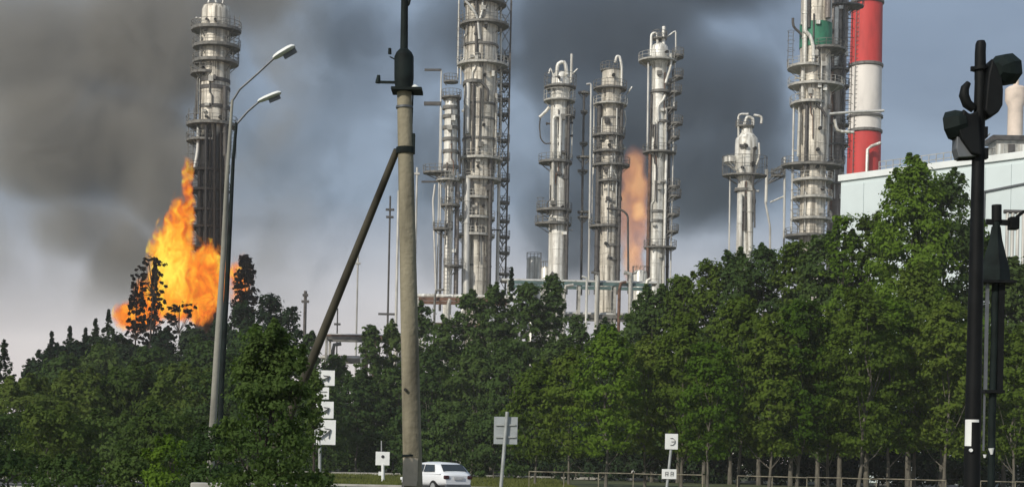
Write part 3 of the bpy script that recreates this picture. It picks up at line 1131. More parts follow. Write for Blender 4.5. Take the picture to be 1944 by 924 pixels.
# ------------------------------------------------------------------ street lamps
def street_lamp(label, Y, pts, rpx, arm, armpx, head, mm, headpx):
    base = P(*pts[-1], Y)
    o = thing('street_lamp', label, 'street lamp', (base.x, Y, 0), 'street lamps at the left')
    v = []
    rr = []
    for k, (px, py) in enumerate(pts):
        q = P(px, py, Y)
        v.append((q.x - base.x, 0, q.z))
        rr.append(rpx[k] * Y / F)
    v.append((v[-1][0] - (v[-2][0] - v[-1][0]) * .4, 0, 0))
    rr.append(rr[-1] * 1.1)
    MB().tube(v[::-1], rr[::-1], 16).build('post', mm, o, smooth=True)
    av = []
    for px, py in arm:
        q = P(px, py, Y)
        av.append((q.x - base.x, 0, q.z))
    ab = MB().tube(av, armpx * Y / F, 8).build('arm', M_GREY, o, smooth=True)
    a = P(*head[0], Y)
    b = P(*head[1], Y)
    a.x -= base.x
    b.x -= base.x
    a.y = b.y = 0
    dirn = (b - a).normalized()
    h = headpx * Y / F
    mb = MB()
    rings = []
    n = 12
    up = Vector((-dirn.z, 0, dirn.x))
    for t_, w_ in ((0, .45), (.08, .75), (.3, .95), (.7, 1.0), (.9, .85), (1.0, .4)):
        c = a.lerp(b, t_)
        rings.append([c + up * (math.sin(2 * math.pi * k / n) * h * w_ * (1.0 if math.sin(2 * math.pi * k / n) > 0 else .45)) + Vector((0, math.cos(2 * math.pi * k / n) * h * 1.7 * w_, 0)) for k in range(n)])
    vs = [p_ for r_ in rings for p_ in r_]
    fs = [(i * n + k, i * n + (k + 1) % n, (i + 1) * n + (k + 1) % n, (i + 1) * n + k) for i in range(len(rings) - 1) for k in range(n)]
    fs += [tuple(reversed(range(n))), tuple((len(rings) - 1) * n + k for k in range(n))]
    mb.add(vs, fs)
    hd = mb.build('lamp_head', M_LAMPW, o, smooth=True)
    c0 = a.lerp(b, .55) - up * h * .5
    mb = MB()
    mb.bar(c0 - dirn * h * 1.0, c0 + dirn * h * 2.6, h * .3, h * 2.2)
    mb.build('lamp_glass', M_GREY, o)
    return o


street_lamp('taller pale street lamp carrying the upper of two white lamp heads on a slanting arm', 48,
            [(441, 190), (436, 260), (430, 350), (424, 480), (415, 620), (403, 820)], [2.6, 3.2, 4.0, 5.0, 6.0, 7.0],
            [(441, 192), (455, 170), (490, 139), (522, 109)], 2.1, [(519, 112), (560, 88)], M_CONCL, 7.6)
street_lamp('shorter street lamp just behind, with the lower white lamp head', 54,
            [(449, 233), (443, 300), (437, 420), (430, 560), (421, 720)], [2.8, 3.2, 4.2, 4.8, 5.2],
            [(449, 236), (456, 228), (470, 212), (492, 193)], 2.1, [(490, 194), (534, 176)], M_BLACKG, 6.4)

# ------------------------------------------------------------------ signal pole at the right
Ys = 18.0
bx = P(1842, 1100, Ys).x
sp = thing('signal_pole', 'tall black pole at the right with two dark hooded signal heads near its top', 'signal pole', (bx, Ys, 0))


def sl(px, py, dy=0.0):
    return pl(px, py, dy, Ys, sp)


zt_ = sl(1861, 80)
MB().tube([sl(1842, 1100)[:2] + (0,) if False else (0, 0, 0), sl(1847, 800), sl(1852, 560), sl(1857, 300), sl(1861, 150)], [.098, .090, .082, .070, .062], 20).build('shaft', M_BLACK, sp, smooth=True)
MB().tube([sl(1861, 152), sl(1861, 100), sl(1862, 84), sl(1862, 78)], [.066, .062, .060, .045], 16).build('cap', M_BLACK, sp, smooth=True)
MB().tube([sl(1861, 134), sl(1861, 128)], .095, 16).build('clamp_band', M_BLACK, sp, smooth=True)
MB().bar(sl(1843, 131), sl(1880, 131), .04, .05).build('clamp_arm', M_BLACK, sp)


def hood(cx, cy, rpx, tilt, yaw, name='hood'):
    c = sl(cx, cy, -.05)
    r = rpx * Ys / F
    mb = MB()
    rot = Matrix.Rotation(yaw, 3, 'Z') @ Matrix.Rotation(tilt - math.pi / 2, 3, 'X')
    prof = [(r * .5, -r * .75), (r * .85, -r * .35), (r, 0), (r * 1.03, r * .75), (r * .95, r * .75), (r * .86, r * .05)]
    n = 8
    vs = []
    for rr, z in prof:
        for k in range(n):
            a = 2 * math.pi * (k + .5) / n
            vs.append(rot @ Vector((rr * math.cos(a), rr * math.sin(a), z)) + c)
    fs = [(i * n + k, i * n + (k + 1) % n, (i + 1) * n + (k + 1) % n, (i + 1) * n + k) for i in range(len(prof) - 1) for k in range(n)]
    fs += [tuple(reversed(range(n))), tuple((len(prof) - 1) * n + k for k in range(n))]
    return mb.add(vs, fs), rot, c, r


def head(nm_label, hx, hy, hr, tilt, yaw, body_poly):
    mb, rot, c, r = hood(hx, hy, hr, tilt, yaw)
    poly = [sl(*q) for q in body_poly]
    b = MB().prism([(q.x, q.z) for q in poly], -.16, .12)
    bo = b.build('signal_head', M_BLACK, sp, bevel=.02)
    bo['label'] = nm_label
    ho = mb.build('hood', M_BLACKG, bo, smooth=False)
    return bo


head('upper right signal head', 1900, 135, 30, R(12), R(-48), [(1868, 150), (1876, 116), (1894, 150), (1897, 176), (1896, 205), (1888, 219), (1872, 228), (1862, 215)])
head('lower left signal head', 1818, 237, 27, R(-8), R(52), [(1822, 212), (1834, 222), (1850, 215), (1856, 300), (1838, 296), (1818, 268), (1812, 250)])
MB().tube([sl(1838, 158, -.02), sl(1831, 168, -.02), sl(1829, 182, -.02), (sl(1835, 198, -.02)), sl(1848, 208, -.02)], [.03, .05, .06, .06, .05], 10).build('cable_loop', M_BLACK, sp, smooth=True)
MB().prism([(q.x, q.z) for q in (sl(1812, 262), sl(1842, 270), sl(1848, 300), (sl(1816, 302)), sl(1811, 285))], -.10, .10).build('control_box', M_GREY, sp, bevel=.01)
MB().bar(sl(1816, 301), sl(1860, 298), .03, .06).build('mounting_arm', M_BLACK, sp)
for (x, y) in ((1869, 252), (1870, 292)):
    MB().box(*sl(x, y), .05, .1, .12).build('lug', M_BLACK, sp)
# white sticker on the pole
stb = MB()
c = sl(1841, 821)
for k in range(8):
    a0, a1 = -1.35 + .24 * k, -1.35 + .24 * (k + 1)
    r = .0925
    z0, z1 = c.z - .15, c.z + .15
    if k >= 4:
        z0, z1 = c.z + .12, c.z + .15
    stb.add([(sl(1846, 821).x + r * math.sin(a0), -r * math.cos(a0), z0), (sl(1846, 821).x + r * math.sin(a1), -r * math.cos(a1), z0),
             (sl(1846, 821).x + r * math.sin(a1), -r * math.cos(a1), z1), (sl(1846, 821).x + r * math.sin(a0), -r * math.cos(a0), z1)], [(0, 1, 2, 3)])
stb.build('white_sticker', M_SIGNW, sp)
MB().tube([sl(1838, 854, -.09), sl(1838, 854, -.12)], .02, 10).build('bolt', M_SIGNW, sp)

# second, lower pole with hopper-like cabinet
Y2 = 20.5
cb = thing('signal_cabinet_post', 'shorter dark green post right of the signal pole carrying a flared metal cabinet', 'post', (P(1880, 1100, Y2).x, Y2, 0))


def ql(px, py, dy=0.0):
    return pl(px, py, dy, Y2, cb)


MB().tube([(0, 0, 0), ql(1883, 800), ql(1888, 640), ql(1892, 392)], .048, 16).build('post', M_BLACKG, cb, smooth=True)
MB().tube([ql(1892, 420), ql(1892, 389)], .064, 16).build('cap', M_BLACK, cb, smooth=True)
MB().bar(ql(1872, 421), ql(1920, 423), .045, .07).build('cross_arm', M_BLACK, cb)
MB().box(*ql(1924, 424), .12, .14, .16).build('side_box', M_BLACK, cb, bevel=.01)
MB().bar(ql(1930, 412), ql(1944, 401), .03, .04).build('bracket', M_BLACK, cb)
zz = [ql(1890, y).z for y in (534, 512, 455, 430)]
xo = ql(1890, 480).x
MB().lathe([(.20, zz[0]), (.19, zz[1]), (.085, zz[2]), (.06, zz[3])], 4, cx=xo, sx=1.0, sy=1.0).build('flared_cabinet', M_BLACKG, cb)
MB().box(*ql(1889, 536), .46, .34, .035).build('shelf', M_BLACK, cb)
MB().box(*ql(1898, 640), .075, .12, 1.38).build('cable_tray', M_BLACK, cb)
MB().box(*ql(1870, 640, -.06), .035, .05, 1.40).build('guide_rail', M_GREY, cb)
MB().box(*ql(1884, 743), .26, .22, .04).build('shelf', M_BLACK, cb)
MB().box(*ql(1868, 800), .02, .03, .75).build('guide_rail', M_GREY, cb)
MB().tube([ql(1880, 862, -.06), ql(1879, 850, -.06)], [.015, .04], 10).build('white_fitting', M_SIGNW, cb, smooth=True)
MB().tube([ql(1867, 868, -.06), ql(1867, 862, -.06)], [.015, .025], 10).build('white_fitting', M_SIGNW, cb, smooth=True)

# ------------------------------------------------------------------ signs
def sign_post(label, Y, top, bot, rpx, mm, name='road_sign', grp=None):
    base = P(*bot, Y)
    o = thing(name, label, 'sign', (base.x, Y, 0), grp)
    a = P(*top, Y)
    k = base.z / max(a.z - base.z, .01)
    gx = base.x - (a.x - base.x) * k
    o.location.x = gx
    MB().tube([(0, 0, 0), (a.x - gx, 0, a.z)], rpx * Y / F, 12).build('post', mm, o, smooth=True)
    return o


def panel(o, Y, x0, y0, x1, y1, mm, dy=-.06, name='panel', th=.03):
    a = P(x0, y1, Y)
    b = P(x1, y0, Y)
    return MB().box((a.x + b.x) / 2 - o.location.x, dy, (a.z + b.z) / 2, b.x - a.x, th, b.z - a.z).build(name, mm, o, bevel=.006), (a, b)


# grey back of a sign
s = sign_post('grey back of a square road sign on a leaning thin post', 46, (963, 781), (951, 924), 3.4, M_GALV)
panel(s, 46, 937, 791, 983, 842, M_SIGNBACK, dy=.09)
MB().bar(pl(941, 806, .05, 46, s), pl(979, 806, .05, 46, s), .04).build('rail', M_GALV, s)
MB().bar(pl(941, 829, .05, 46, s), pl(979, 829, .05, 46, s), .04).build('rail', M_GALV, s)

# white sign with dark curve and small number plate
s = sign_post('white sign with a dark D-shaped curve above a small white plate, before the dark trees', 62, (1274, 850), (1266, 924), 2.6, M_GALV)
pn, _ = panel(s, 62, 1262, 823, 1287, 852, M_SIGNW)
gl = MB()
pts = [pl(1270 + 2.0, 831, -.085, 62, s), pl(1277, 831, -.085, 62, s), pl(1281, 835, -.085, 62, s), pl(1281, 840, -.085, 62, s), pl(1277, 844, -.085, 62, s), pl(1272, 844, -.085, 62, s)]
for a, b in zip(pts[:-1], pts[1:]):
    gl.bar(a, b, .055, .012)
gl.bar(pl(1274, 837.5, -.085, 62, s), pl(1280, 837.5, -.085, 62, s), .05, .010)
gl.build('curve_symbol', M_SIGNK, pn).parent = s
pn, _ = panel(s, 62, 1256, 890, 1284, 908, M_SIGNW, name='number_plate')
gl = MB()
for k, x in enumerate((1263, 1268, 1273, 1278)):
    gl.bar(pl(x, 895, -.085, 62, s), pl(x - (k % 2), 903, -.085, 62, s), .03, .012)
for x in (1263, 1273):
    gl.bar(pl(x, 895, -.085, 62, s), pl(x + 4, 895, -.085, 62, s), .03, .010)
    gl.bar(pl(x, 899, -.085, 62, s), pl(x + 4, 899, -.085, 62, s), .03, .010)
gl.build('lettering', M_SIGNK, s)

# small white sign left of the pole
s = sign_post('small white square sign with a dark dot on a stout white post in the grass', 108, (727, 880), (727, 912), 3.2, M_SIGNW)
panel(s, 108, 713, 857, 740, 882, M_SIGNW)
MB().tube([pl(727, 866, -.085, 108, s), pl(727, 866, -.11, 108, s)], .11, 12).build('dot_symbol', M_SIGNK, s)
MB().bar(pl(724, 856, 0, 108, s), pl(724, 836, 0, 108, s), .07).build('top_rod', M_GALV, s)
MB().box(*pl(722, 898, 0, 108, s), .25, .12, .25).build('fitting', M_SIGNW, s)

# stacked direction signs half hidden by the leaves
s = sign_post('stack of white direction panels with dark arrows, partly hidden by leaves of the dark bush', 96, (608, 700), (607, 900), 3.0, M_GALV)
pspec = ((594, 703, 636, 731, 'arrow'), (600, 735, 625, 757, 'bar'), (597, 762, 634, 793, 'arrow'), (596, 797, 638, 843, 'big'))
for (x0, y0, x1, y1, kk) in pspec:
    pn, _ = panel(s, 96, x0, y0, x1, y1, M_SIGNW)
    g = MB()
    cx_, cy_ = (x0 + x1) / 2, (y0 + y1) / 2
    hw = (x1 - x0) * .34
    hh = (y1 - y0) * .25

    def q(x, y):
        return pl(x, y, -.09, 96, s)
    if kk == 'bar':
        g.bar(q(cx_ - hw, cy_ - 3), q(cx_ + hw, cy_ - 3), .10, .012)
        g.bar(q(cx_ - hw, cy_ + 4), q(cx_ + hw * .5, cy_ + 4), .10, .012)
    else:
        g.bar(q(cx_ - hw * .7, cy_ + hh), q(cx_ + hw * .7, cy_ - hh * .3), .30, .012)
        g.bar(q(cx_ + hw * .8, cy_ - hh * .5), q(cx_ - hw * .1, cy_ - hh * .7), .16, .010)
        g.bar(q(cx_ + hw * .8, cy_ - hh * .5), q(cx_ + hw * .5, cy_ + hh), .16, .014)
    g.build('arrow_symbol', M_SIGNK, s)

# low concrete block at lower left
blk = MB().box(0, 0, .48, .9, .4, .96).build('concrete_block', M_KERB, None, bevel=.03)
qb = P(400, 919, 38)
blk.location = (qb.x, 38, 0)
tag(blk, 'pale low concrete block at the bottom edge beneath the left bushes', 'concrete block')

# ------------------------------------------------------------------ white car
def car(label, loc, rz):
    o = thing('parked_car', label, 'car', loc, rz=rz)
    # x forward, y left, z up; rear at x=-2.15
    Lh = 2.12
    prof = [(-2.12, .36), (-2.16, .62), (-2.10, .92), (-2.02, 1.02), (-1.95, 1.08), (-1.0, 1.12), (0.9, 1.02), (1.7, .92), (2.02, .78), (2.12, .55), (2.08, .34)]
    mb = MB()
    sec = []
    for x, w_, zl, zt in ((-2.14, .66, .42, .86), (-2.02, .80, .32, 1.03), (-1.6, .86, .28, 1.06), (-.6, .88, .26, 1.04), (.5, .88, .26, 1.00), (1.2, .87, .26, .95), (1.75, .82, .30, .84), (2.05, .70, .36, .70), (2.14, .5, .42, .58)):
        ring = [(x, -w_ * .94, zl), (x, -w_, (zl + zt) * .45), (x, -w_ * .985, zt * .82), (x, -w_ * .90, zt), (x, 0, zt + .035), (x, w_ * .90, zt), (x, w_ * .985, zt * .82), (x, w_, (zl + zt) * .45), (x, w_ * .94, zl)]
        sec.append(ring)
    n = 9
    vs = [p_ for r_ in sec for p_ in r_]
    fs = [(i * n + k, i * n + (k + 1) % n, (i + 1) * n + (k + 1) % n, (i + 1) * n + k) for i in range(len(sec) - 1) for k in range(n)]
    fs += [tuple(range(n)), tuple(reversed([(len(sec) - 1) * n + k for k in range(n)]))]
    mb.add(vs, fs)
    body = mb.build('body', M_CARW, o, smooth=True)
    sub = body.modifiers.new('sub', 'SUBSURF')
    sub.levels = sub.render_levels = 2
    # cabin
    cab = [(-1.85, .84, 1.03, .62, 1.06), (-1.45, .84, 1.03, .66, 1.38), (-1.1, .84, 1.02, .66, 1.46), (-.2, .84, 1.0, .66, 1.49), (.45, .84, 1.0, .64, 1.44), (1.15, .82, .96, .70, 1.0)]
    mb = MB()
    vs = []
    for x, wb, zb, wt, zt in cab:
        vs += [(x, -wb, zb - .1), (x, -wt - .02, zt - .06), (x, -wt + .12, zt), (x, 0, zt + .02), (x, wt - .12, zt), (x, wt + .02, zt - .06), (x, wb, zb - .1)]
    n = 7
    fs = [(i * n + k, i * n + (k + 1) % n, (i + 1) * n + (k + 1) % n, (i + 1) * n + k) for i in range(len(cab) - 1) for k in range(n)]
    fs += [tuple(range(n)), tuple(reversed([(len(cab) - 1) * n + k for k in range(n)]))]
    mb.add(vs, fs)
    mb.build('roof', M_CARW, o, smooth=True)
    # rear window: lies 1 cm proud of the slope between the first two cabin sections
    def quad(pts4, nm, mm, off):
        a, b, c_q, d_q = [Vector(p_) for p_ in pts4]
        nn = (b - a).cross(d_q - a).normalized() * off
        vs4 = [a, b, c_q, d_q, a + nn, b + nn, c_q + nn, d_q + nn]
        MB().add(vs4, [(0, 3, 2, 1), (4, 5, 6, 7), (0, 1, 5, 4), (1, 2, 6, 5), (2, 3, 7, 6), (3, 0, 4, 7)]).build(nm, mm, o)
    quad([(-1.83, .64, 1.07), (-1.83, -.64, 1.07), (-1.47, -.56, 1.37), (-1.47, .56, 1.37)], 'rear_window', M_GLASS, .03)
    quad([(-1.83, .64, 1.07), (-1.47, .56, 1.37), (-1.47, -.56, 1.37), (-1.83, -.64, 1.07)], 'rear_window_frame', M_GLASS, -.0 + .001)
    for sgn in (-1, 1):
        for (xa, xb, xc, xd) in ((-1.35, -.35, -.35, -1.15), (-.25, .85, .40, -.25)):
            ya, yb = .815 * sgn, .70 * sgn
            q4 = [(xa, ya, 1.04), (xb, ya, 1.02), (xc, yb, 1.36), (xd, yb, 1.36)]
            if sgn > 0:
                q4 = q4[::-1]
            quad(q4, 'side_window', M_GLASS, .03)
        MB().box(.75, .93 * sgn, 1.03, .14, .16, .12).build('mirror', M_CARW, o, bevel=.03)
        MB().box(-2.10, .62 * sgn, .80, .16, .26, .17).build('tail_light', M_TAIL, o, bevel=.04)
        MB().box(2.04, .58 * sgn, .66, .12, .30, .14).build('headlight', M_SIGNW, o, bevel=.03)
        for x in (-1.32, 1.32):
            wv = MB().tube([(x, .70 * sgn, .32), (x, .89 * sgn, .32)], .32, 24).build('wheel', M_TYRE, o, smooth=True)
            MB().tube([(x, .885 * sgn, .32), (x, .90 * sgn, .32)], .2, 16).build('rim', M_GALV, wv)
    MB().box(-2.175, 0, .76, .03, .52, .12).build('number_plate', M_PLATE, o)
    MB().box(-2.13, 0, .40, .12, 1.36, .16).build('rear_bumper', M_GREY, o, bevel=.03)
    return o


cq = P(828, 905, 75)
car('white hatchback seen from behind at an angle, half behind the concrete pole', (cq.x - .05, 75.0, .008), R(90 + 33))

# ------------------------------------------------------------------ low rail fence before the right trees
fc = thing('rail_fence', 'low pale rail fence on thin posts along the road under the right trees', 'fence', (0, 91, 0))
xs = np.arange(1.0, 34, 2.0)
for i, x in enumerate(xs):
    MB().box(float(x), 0, .52, .05, .05, 1.04).build('post', M_CONC, fc)
for i in range(len(xs) - 1):
    if i % 7 == 5:
        continue
    MB().tube([(float(xs[i]), -.05, 1.03), (float(xs[i + 1]) - .05, -.05, 1.03 + random.uniform(-.03, .03))], .032, 8).build('rail', M_CONC, fc, smooth=True)


# ------------------------------------------------------------------ trees
def leaf_mesh(name, centres, radii, nper, size, mat_, parent, flat=.30, up=.45):
    """leaf-sized faces spread over clumps"""
    C = np.repeat(np.asarray(centres), nper, axis=0)
    Rr = np.repeat(np.asarray(radii), nper)
    n = len(C)
    d = rng.normal(size=(n, 3))
    d[:, 2] += .25
    d /= np.linalg.norm(d, axis=1)[:, None]
    rad = Rr * (rng.random(n) ** .5) * rng.uniform(.75, 1.55, n)
    p = C + d * rad[:, None] * np.array([1, 1, flat + .25])
    mid_ = np.asarray(centres).mean(axis=0)
    ext = np.asarray(centres).std(axis=0) * 1.8 + .1
    big = (p - mid_) / ext
    big /= np.linalg.norm(big, axis=1)[:, None] + 1e-6
    nor = d * .6 + big * .9 + rng.normal(size=(n, 3)) * .6
    nor[:, 2] += up
    nor /= np.linalg.norm(nor, axis=1)[:, None]
    a = np.cross(nor, rng.normal(size=(n, 3)))
    a /= np.linalg.norm(a, axis=1)[:, None] + 1e-9
    b = np.cross(nor, a)
    s1 = size * rng.uniform(.6, 1.35, n)[:, None]
    s2 = s1 * rng.uniform(.45, .8, n)[:, None]
    V = np.stack([p - a * s1, p - b * s2 + a * s1 * .1, p + a * s1, p + b * s2 + a * s1 * .1], axis=1).reshape(-1, 3)
    me = bpy.data.meshes.new(name)
    me.vertices.add(4 * n)
    me.vertices.foreach_set('co', V.astype(np.float32).ravel())
    me.loops.add(4 * n)
    me.loops.foreach_set('vertex_index', np.arange(4 * n, dtype=np.int32))
    me.polygons.add(n)
    me.polygons.foreach_set('loop_start', np.arange(0, 4 * n, 4, dtype=np.int32))
    me.update(calc_edges=True)
    me.materials.append(mat_)
    o = bpy.data.objects.new(name, me)
    COL.objects.link(o)
    if parent is not None:
        o.parent = parent
    return o, n


TRI = 0


def tree(label, px, ytop, wpx, Y, kind='broad', leaf=None, bottom=.18, dens=1.0, group=None, bark=None, curve=0.0, name=None, yjit=True):
    global TRI
    q = P(px, ytop, Y)
    H = q.z
    W = wpx * Y / F
    nm = name or {'broad': 'broadleaf_tree', 'conifer': 'conifer_tree', 'bush': 'leafy_bush', 'pine': 'pine_tree'}[kind]
    o = thing(nm, label, 'tree' if kind != 'bush' else 'bush', (q.x, Y, 0), group)
    leaf = leaf or L_BROAD
    size = .00128 * Y * (1.0 if kind != 'conifer' else .9)
    size = max(size, .036)
    z0 = H * bottom
    Ch = H - z0
    cen = []
    rad = []
    if kind in ('broad', 'bush'):
        cr_ = max(.16, min(.95, .135 * W))
        n = int(np.clip(2.6 * (W * Ch) / (cr_ * cr_) * .55, 40, 260))

        def env_at(t_):
            if kind == 'bush':
                return W / 2 * math.sqrt(max(1 - (.96 * t_) ** 2, .02))
            return W / 2 * (max(math.sin(math.pi * min(1, .20 + t_ * .78)), .02) ** .62)
        # lopsided boughs give every crown its own outline
        lob = [(rng.uniform(0, 6.28), rng.uniform(0, 1), rng.uniform(-.28, .22)) for _ in range(7)]
        for k in range(n):
            t_ = rng.random() ** .85
            an = rng.uniform(0, 2 * math.pi)
            e_ = env_at(t_)
            g_ = 1 + sum(a_ * math.exp(-((math.cos(an - q_) - 1) ** 2) * 2 - ((t_ - h_) / .16) ** 2) for q_, h_, a_ in lob)
            r_ = e_ * g_ * (rng.random() ** .38)
            cen.append((r_ * math.cos(an), r_ * math.sin(an), z0 + (Ch - cr_ * .8) * t_))
            rad.append(cr_ * rng.uniform(.55, 1.25))
        # sprigs that break the top outline
        for k in range(14):
            t_ = rng.uniform(.72, 1.0)
            an = rng.uniform(0, 2 * math.pi)
            e_ = env_at(t_) * rng.uniform(.6, 1.12)
            for q_ in (0, .5, 1.0):
                cen.append((e_ * math.cos(an) * (1 + .08 * q_), e_ * math.sin(an), z0 + (Ch - cr_ * .8) * t_ + cr_ * (.5 + .55 * q_)))
                rad.append(cr_ * (.40 - .24 * q_))
    elif kind == 'conifer':
        ja = [(rng.uniform(0, 6.28), rng.uniform(0, .9)) for _ in range(9)]
        for k in range(190):
            t_ = rng.random() ** 1.15
            an = rng.uniform(0, 2 * math.pi)
            env = 1.5 * W / 2 * (1 - t_) ** .9 * (.72 + .38 * abs(math.sin(t_ * 17 + an))) + .012 * W
            r_ = env * rng.random() ** .5
            cen.append((r_ * math.cos(an), r_ * math.sin(an), z0 + Ch * t_ - .28 * r_))
            rad.append(W * .085 * (1.12 - t_) * rng.uniform(.7, 1.3) + .05)
        for k in range(12):
            cen.append((0, 0, H - .25 * k))
            rad.append(.05 + .035 * k)
    elif kind == 'pine':
        for k in range(120):
            t_ = rng.random()
            z = z0 + Ch * t_
            side = rng.choice([-1, 1])
            r_ = W / 2 * rng.uniform(.35, 1.0) * (1 - .55 * t_)
            cen.append((side * r_, rng.normal() * W * .15, z))
            rad.append(W * rng.uniform(.015, .05))
        cen.append((0, 0, H - .3))
        rad.append(W * .12)
    cen = np.array(cen)
    rad = np.array(rad)
    area = (rad ** 2 * math.pi).mean()
    nper = int(np.clip(1.25 * dens * area / (size * size * 1.2), 14, 420))
    cr_o, nl = leaf_mesh('crown', cen, rad, nper, size, leaf, o, .95 if kind == 'conifer' else .30)
    TRI += nl * 2
    tr = max(.06, .0075 * H + .02 * (W / 6))
    mb = MB()
    cx_ = curve
    tpts = []
    trs = []
    for k in range(7):
        t_ = k / 6
        z = (z0 + Ch * (.72 if kind != 'pine' else .97)) * t_
        off = cx_ * math.sin(t_ * math.pi * .9) + (rng.normal() * .05 * W * t_ if k else 0)
        tpts.append((off, rng.normal() * .03 * W * t_, z))
        trs.append(tr * (1 - .75 * t_))
    trs[0] *= 1.35
    mb.tube(tpts, trs, 9)
    idx = rng.permutation(len(cen))[:{'conifer': 4, 'pine': 60}.get(kind, 9)]
    for i in idx:
        zc = cen[i][2]
        k = int(np.clip((zc * (.62 if kind != 'pine' else .93)) / ((z0 + Ch * .72) / 6), 1, 5))
        st = Vector(tpts[k])
        en = Vector(cen[i])
        mid = st.lerp(en, .5) + Vector((0, 0, -.08 * (en - st).length))
        mb.tube([st, mid, en], [trs[k] * .5, trs[k] * .32, trs[k] * .1], 6)
    mb.build('trunk', bark or (M_BARK if kind != 'conifer' else M_BARKD), o, smooth=True)
    return o


G1 = 'trees of the far left ridge'
G2 = 'bushes at the lower left'
G3 = 'trees in the middle behind the car'
G4 = 'trees of the right front row'
G5 = 'taller trees behind the right front row'

left_far = [
    (8, 646, 110, 150, 'conifer', 'dark conifer at the very left edge'),
    (-40, 660, 110, 150, 'broad', 'dark tree cut by the left edge'),
    (62, 680, 60, 190, 'broad', 'low dark tree in the dip right of the left-edge conifer'),
    (98, 630, 70, 192, 'conifer', 'first pointed conifer from the left on the ridge'),
    (133, 620, 76, 196, 'conifer', 'second pointed conifer from the left on the ridge'),
    (163, 624, 70, 190, 'conifer', 'third pointed conifer on the ridge, a narrow one'),
    (182, 606, 76, 196, 'conifer', 'fourth pointed conifer on the ridge'),
    (206, 588, 80, 200, 'conifer', 'tallest pointed conifer on the ridge, left of the flames'),
    (84, 664, 80, 182, 'broad', 'dark round tree at the low end of the conifer row'),
    (118, 650, 80, 184, 'broad', 'dark round tree between the first two pointed conifers'),
    (150, 642, 80, 182, 'broad', 'dark round tree between the second and third pointed conifers'),
    (184, 632, 84, 184, 'broad', 'dark round tree under the fourth pointed conifer'),
    (222, 628, 84, 182, 'broad', 'dark round tree right under the tallest ridge conifer, beside the flames'),
    (250, 648, 90, 190, 'broad', 'dark round tree under the small left flames'),
    (308, 626, 100, 192, 'broad', 'dark round tree under the scorched tree'),
    (368, 618, 100, 190, 'broad', 'dark round tree below the brightest flames'),
    (420, 602, 90, 192, 'broad', 'dark round tree behind the street lamp posts'),
    (462, 572, 90, 190, 'broad', 'dark round tree below the black oval tree'),
    (512, 552, 90, 186, 'broad', 'dark bushy tree with a ragged top right of the flames'),
    (552, 582, 70, 184, 'broad', 'small dark tree left of the strut foot'),
    (120, 670, 130, 170, 'broad', 'dark tree under the pointed conifers'),
    (200, 650, 130, 170, 'broad', 'dark tree under the tallest ridge conifer'),
    (290, 660, 150, 165, 'broad', 'dark tree in the second rank under the flames'),
    (390, 640, 150, 165, 'broad', 'dark tree in the second rank behind the lamp posts'),
    (475, 625, 140, 160, 'broad', 'dark tree in the second rank above the dark bush'),
]
for (px, yt, wp, Y, kd, lab) in left_far:
    tree(lab, px, yt, wp, Y, kd, L_DARK if kd == 'conifer' or Y > 181 else L_DEEP, .05, 1.0, G1)
tree('black oval tree silhouetted at the right edge of the flames', 466, 480, 52, 214, 'broad', L_BURNT, .42, 1.6)
tree('scorched thin pine with bare limbs standing before the left of the flames', 288, 488, 84, 204, 'pine', L_BURNT, .55, 1.6, bark=M_BARKD)
tree('scorched narrow conifer against the left flames', 294, 492, 34, 206, 'conifer', L_BURNT, .45, 1.0, bark=M_BARKD)
tree('scorched ragged tree low in front of the flames', 345, 575, 90, 205, 'pine', L_BURNT, .5, 1.3, bark=M_BARKD)
tree('second scorched thin tree at the foot of the left flames', 262, 520, 44, 206, 'pine', L_BURNT, .6, 1.2, bark=M_BARKD)

left_near = [
    (40, 715, 210, 112, 'broad', L_MUTE, 'mid-green tree low at the left edge'),
    (150, 700, 200, 116, 'broad', L_MUTE, 'mid-green tree second from the left in the middle ground'),
    (255, 690, 190, 120, 'broad', L_MUTE, 'mid-green tree third from the left in the middle ground'),
    (350, 690, 190, 114, 'broad', L_MUTE, 'mid-green tree left of the lamp post foot'),
    (440, 680, 170, 112, 'broad', L_DEEP, 'mid-green tree behind the lamp post foot'),
    (-10, 775, 190, 84, 'bush', L_DEEP, 'green bush in the lower left corner'),
    (95, 765, 190, 80, 'bush', L_MUTE, 'yellowish green bush second from the lower left corner'),
    (205, 780, 190, 82, 'bush', L_DEEP, 'green bush third from the lower left corner'),
    (310, 770, 180, 78, 'bush', L_MUTE, 'green bush left of the pale concrete block'),
    (400, 806, 150, 43, 'bush', L_DEEP, 'dark bush at the lamp post foot over the pale concrete block'),
    (20, 858, 170, 52, 'bush', L_DEEP, 'low dark bush at the bottom left corner of the picture'),
    (140, 866, 170, 50, 'bush', L_DEEP, 'low dark bush at the bottom edge, second from the left'),
    (250, 858, 160, 50, 'bush', L_DEEP, 'low dark bush at the bottom edge, third from the left'),
    (600, 893, 110, 46, 'bush', L_DEEP, 'low scrub at the foot of the white direction panels'),
    (330, 830, 150, 46, 'bush', L_BROAD, 'low green bush left of the lamp post foot'),
]
for (px, yt, wp, Y, kd, lf, lab) in left_near:
    tree(lab, px, yt, wp, Y, kd, lf, .04, 1.0, G2)
tree('large dark bushy tree with leaning crown between lamp post and white panels', 515, 612, 205, 27, 'bush', L_DEEP, .10, 1.3, None, bark=M_BARKD, name='dark_bushy_tree')
tree('small leafy shoot whose leaves hang before the white direction panels', 599, 698, 34, 60, 'bush', L_DEEP, .45, .16, None, bark=M_BARKD)

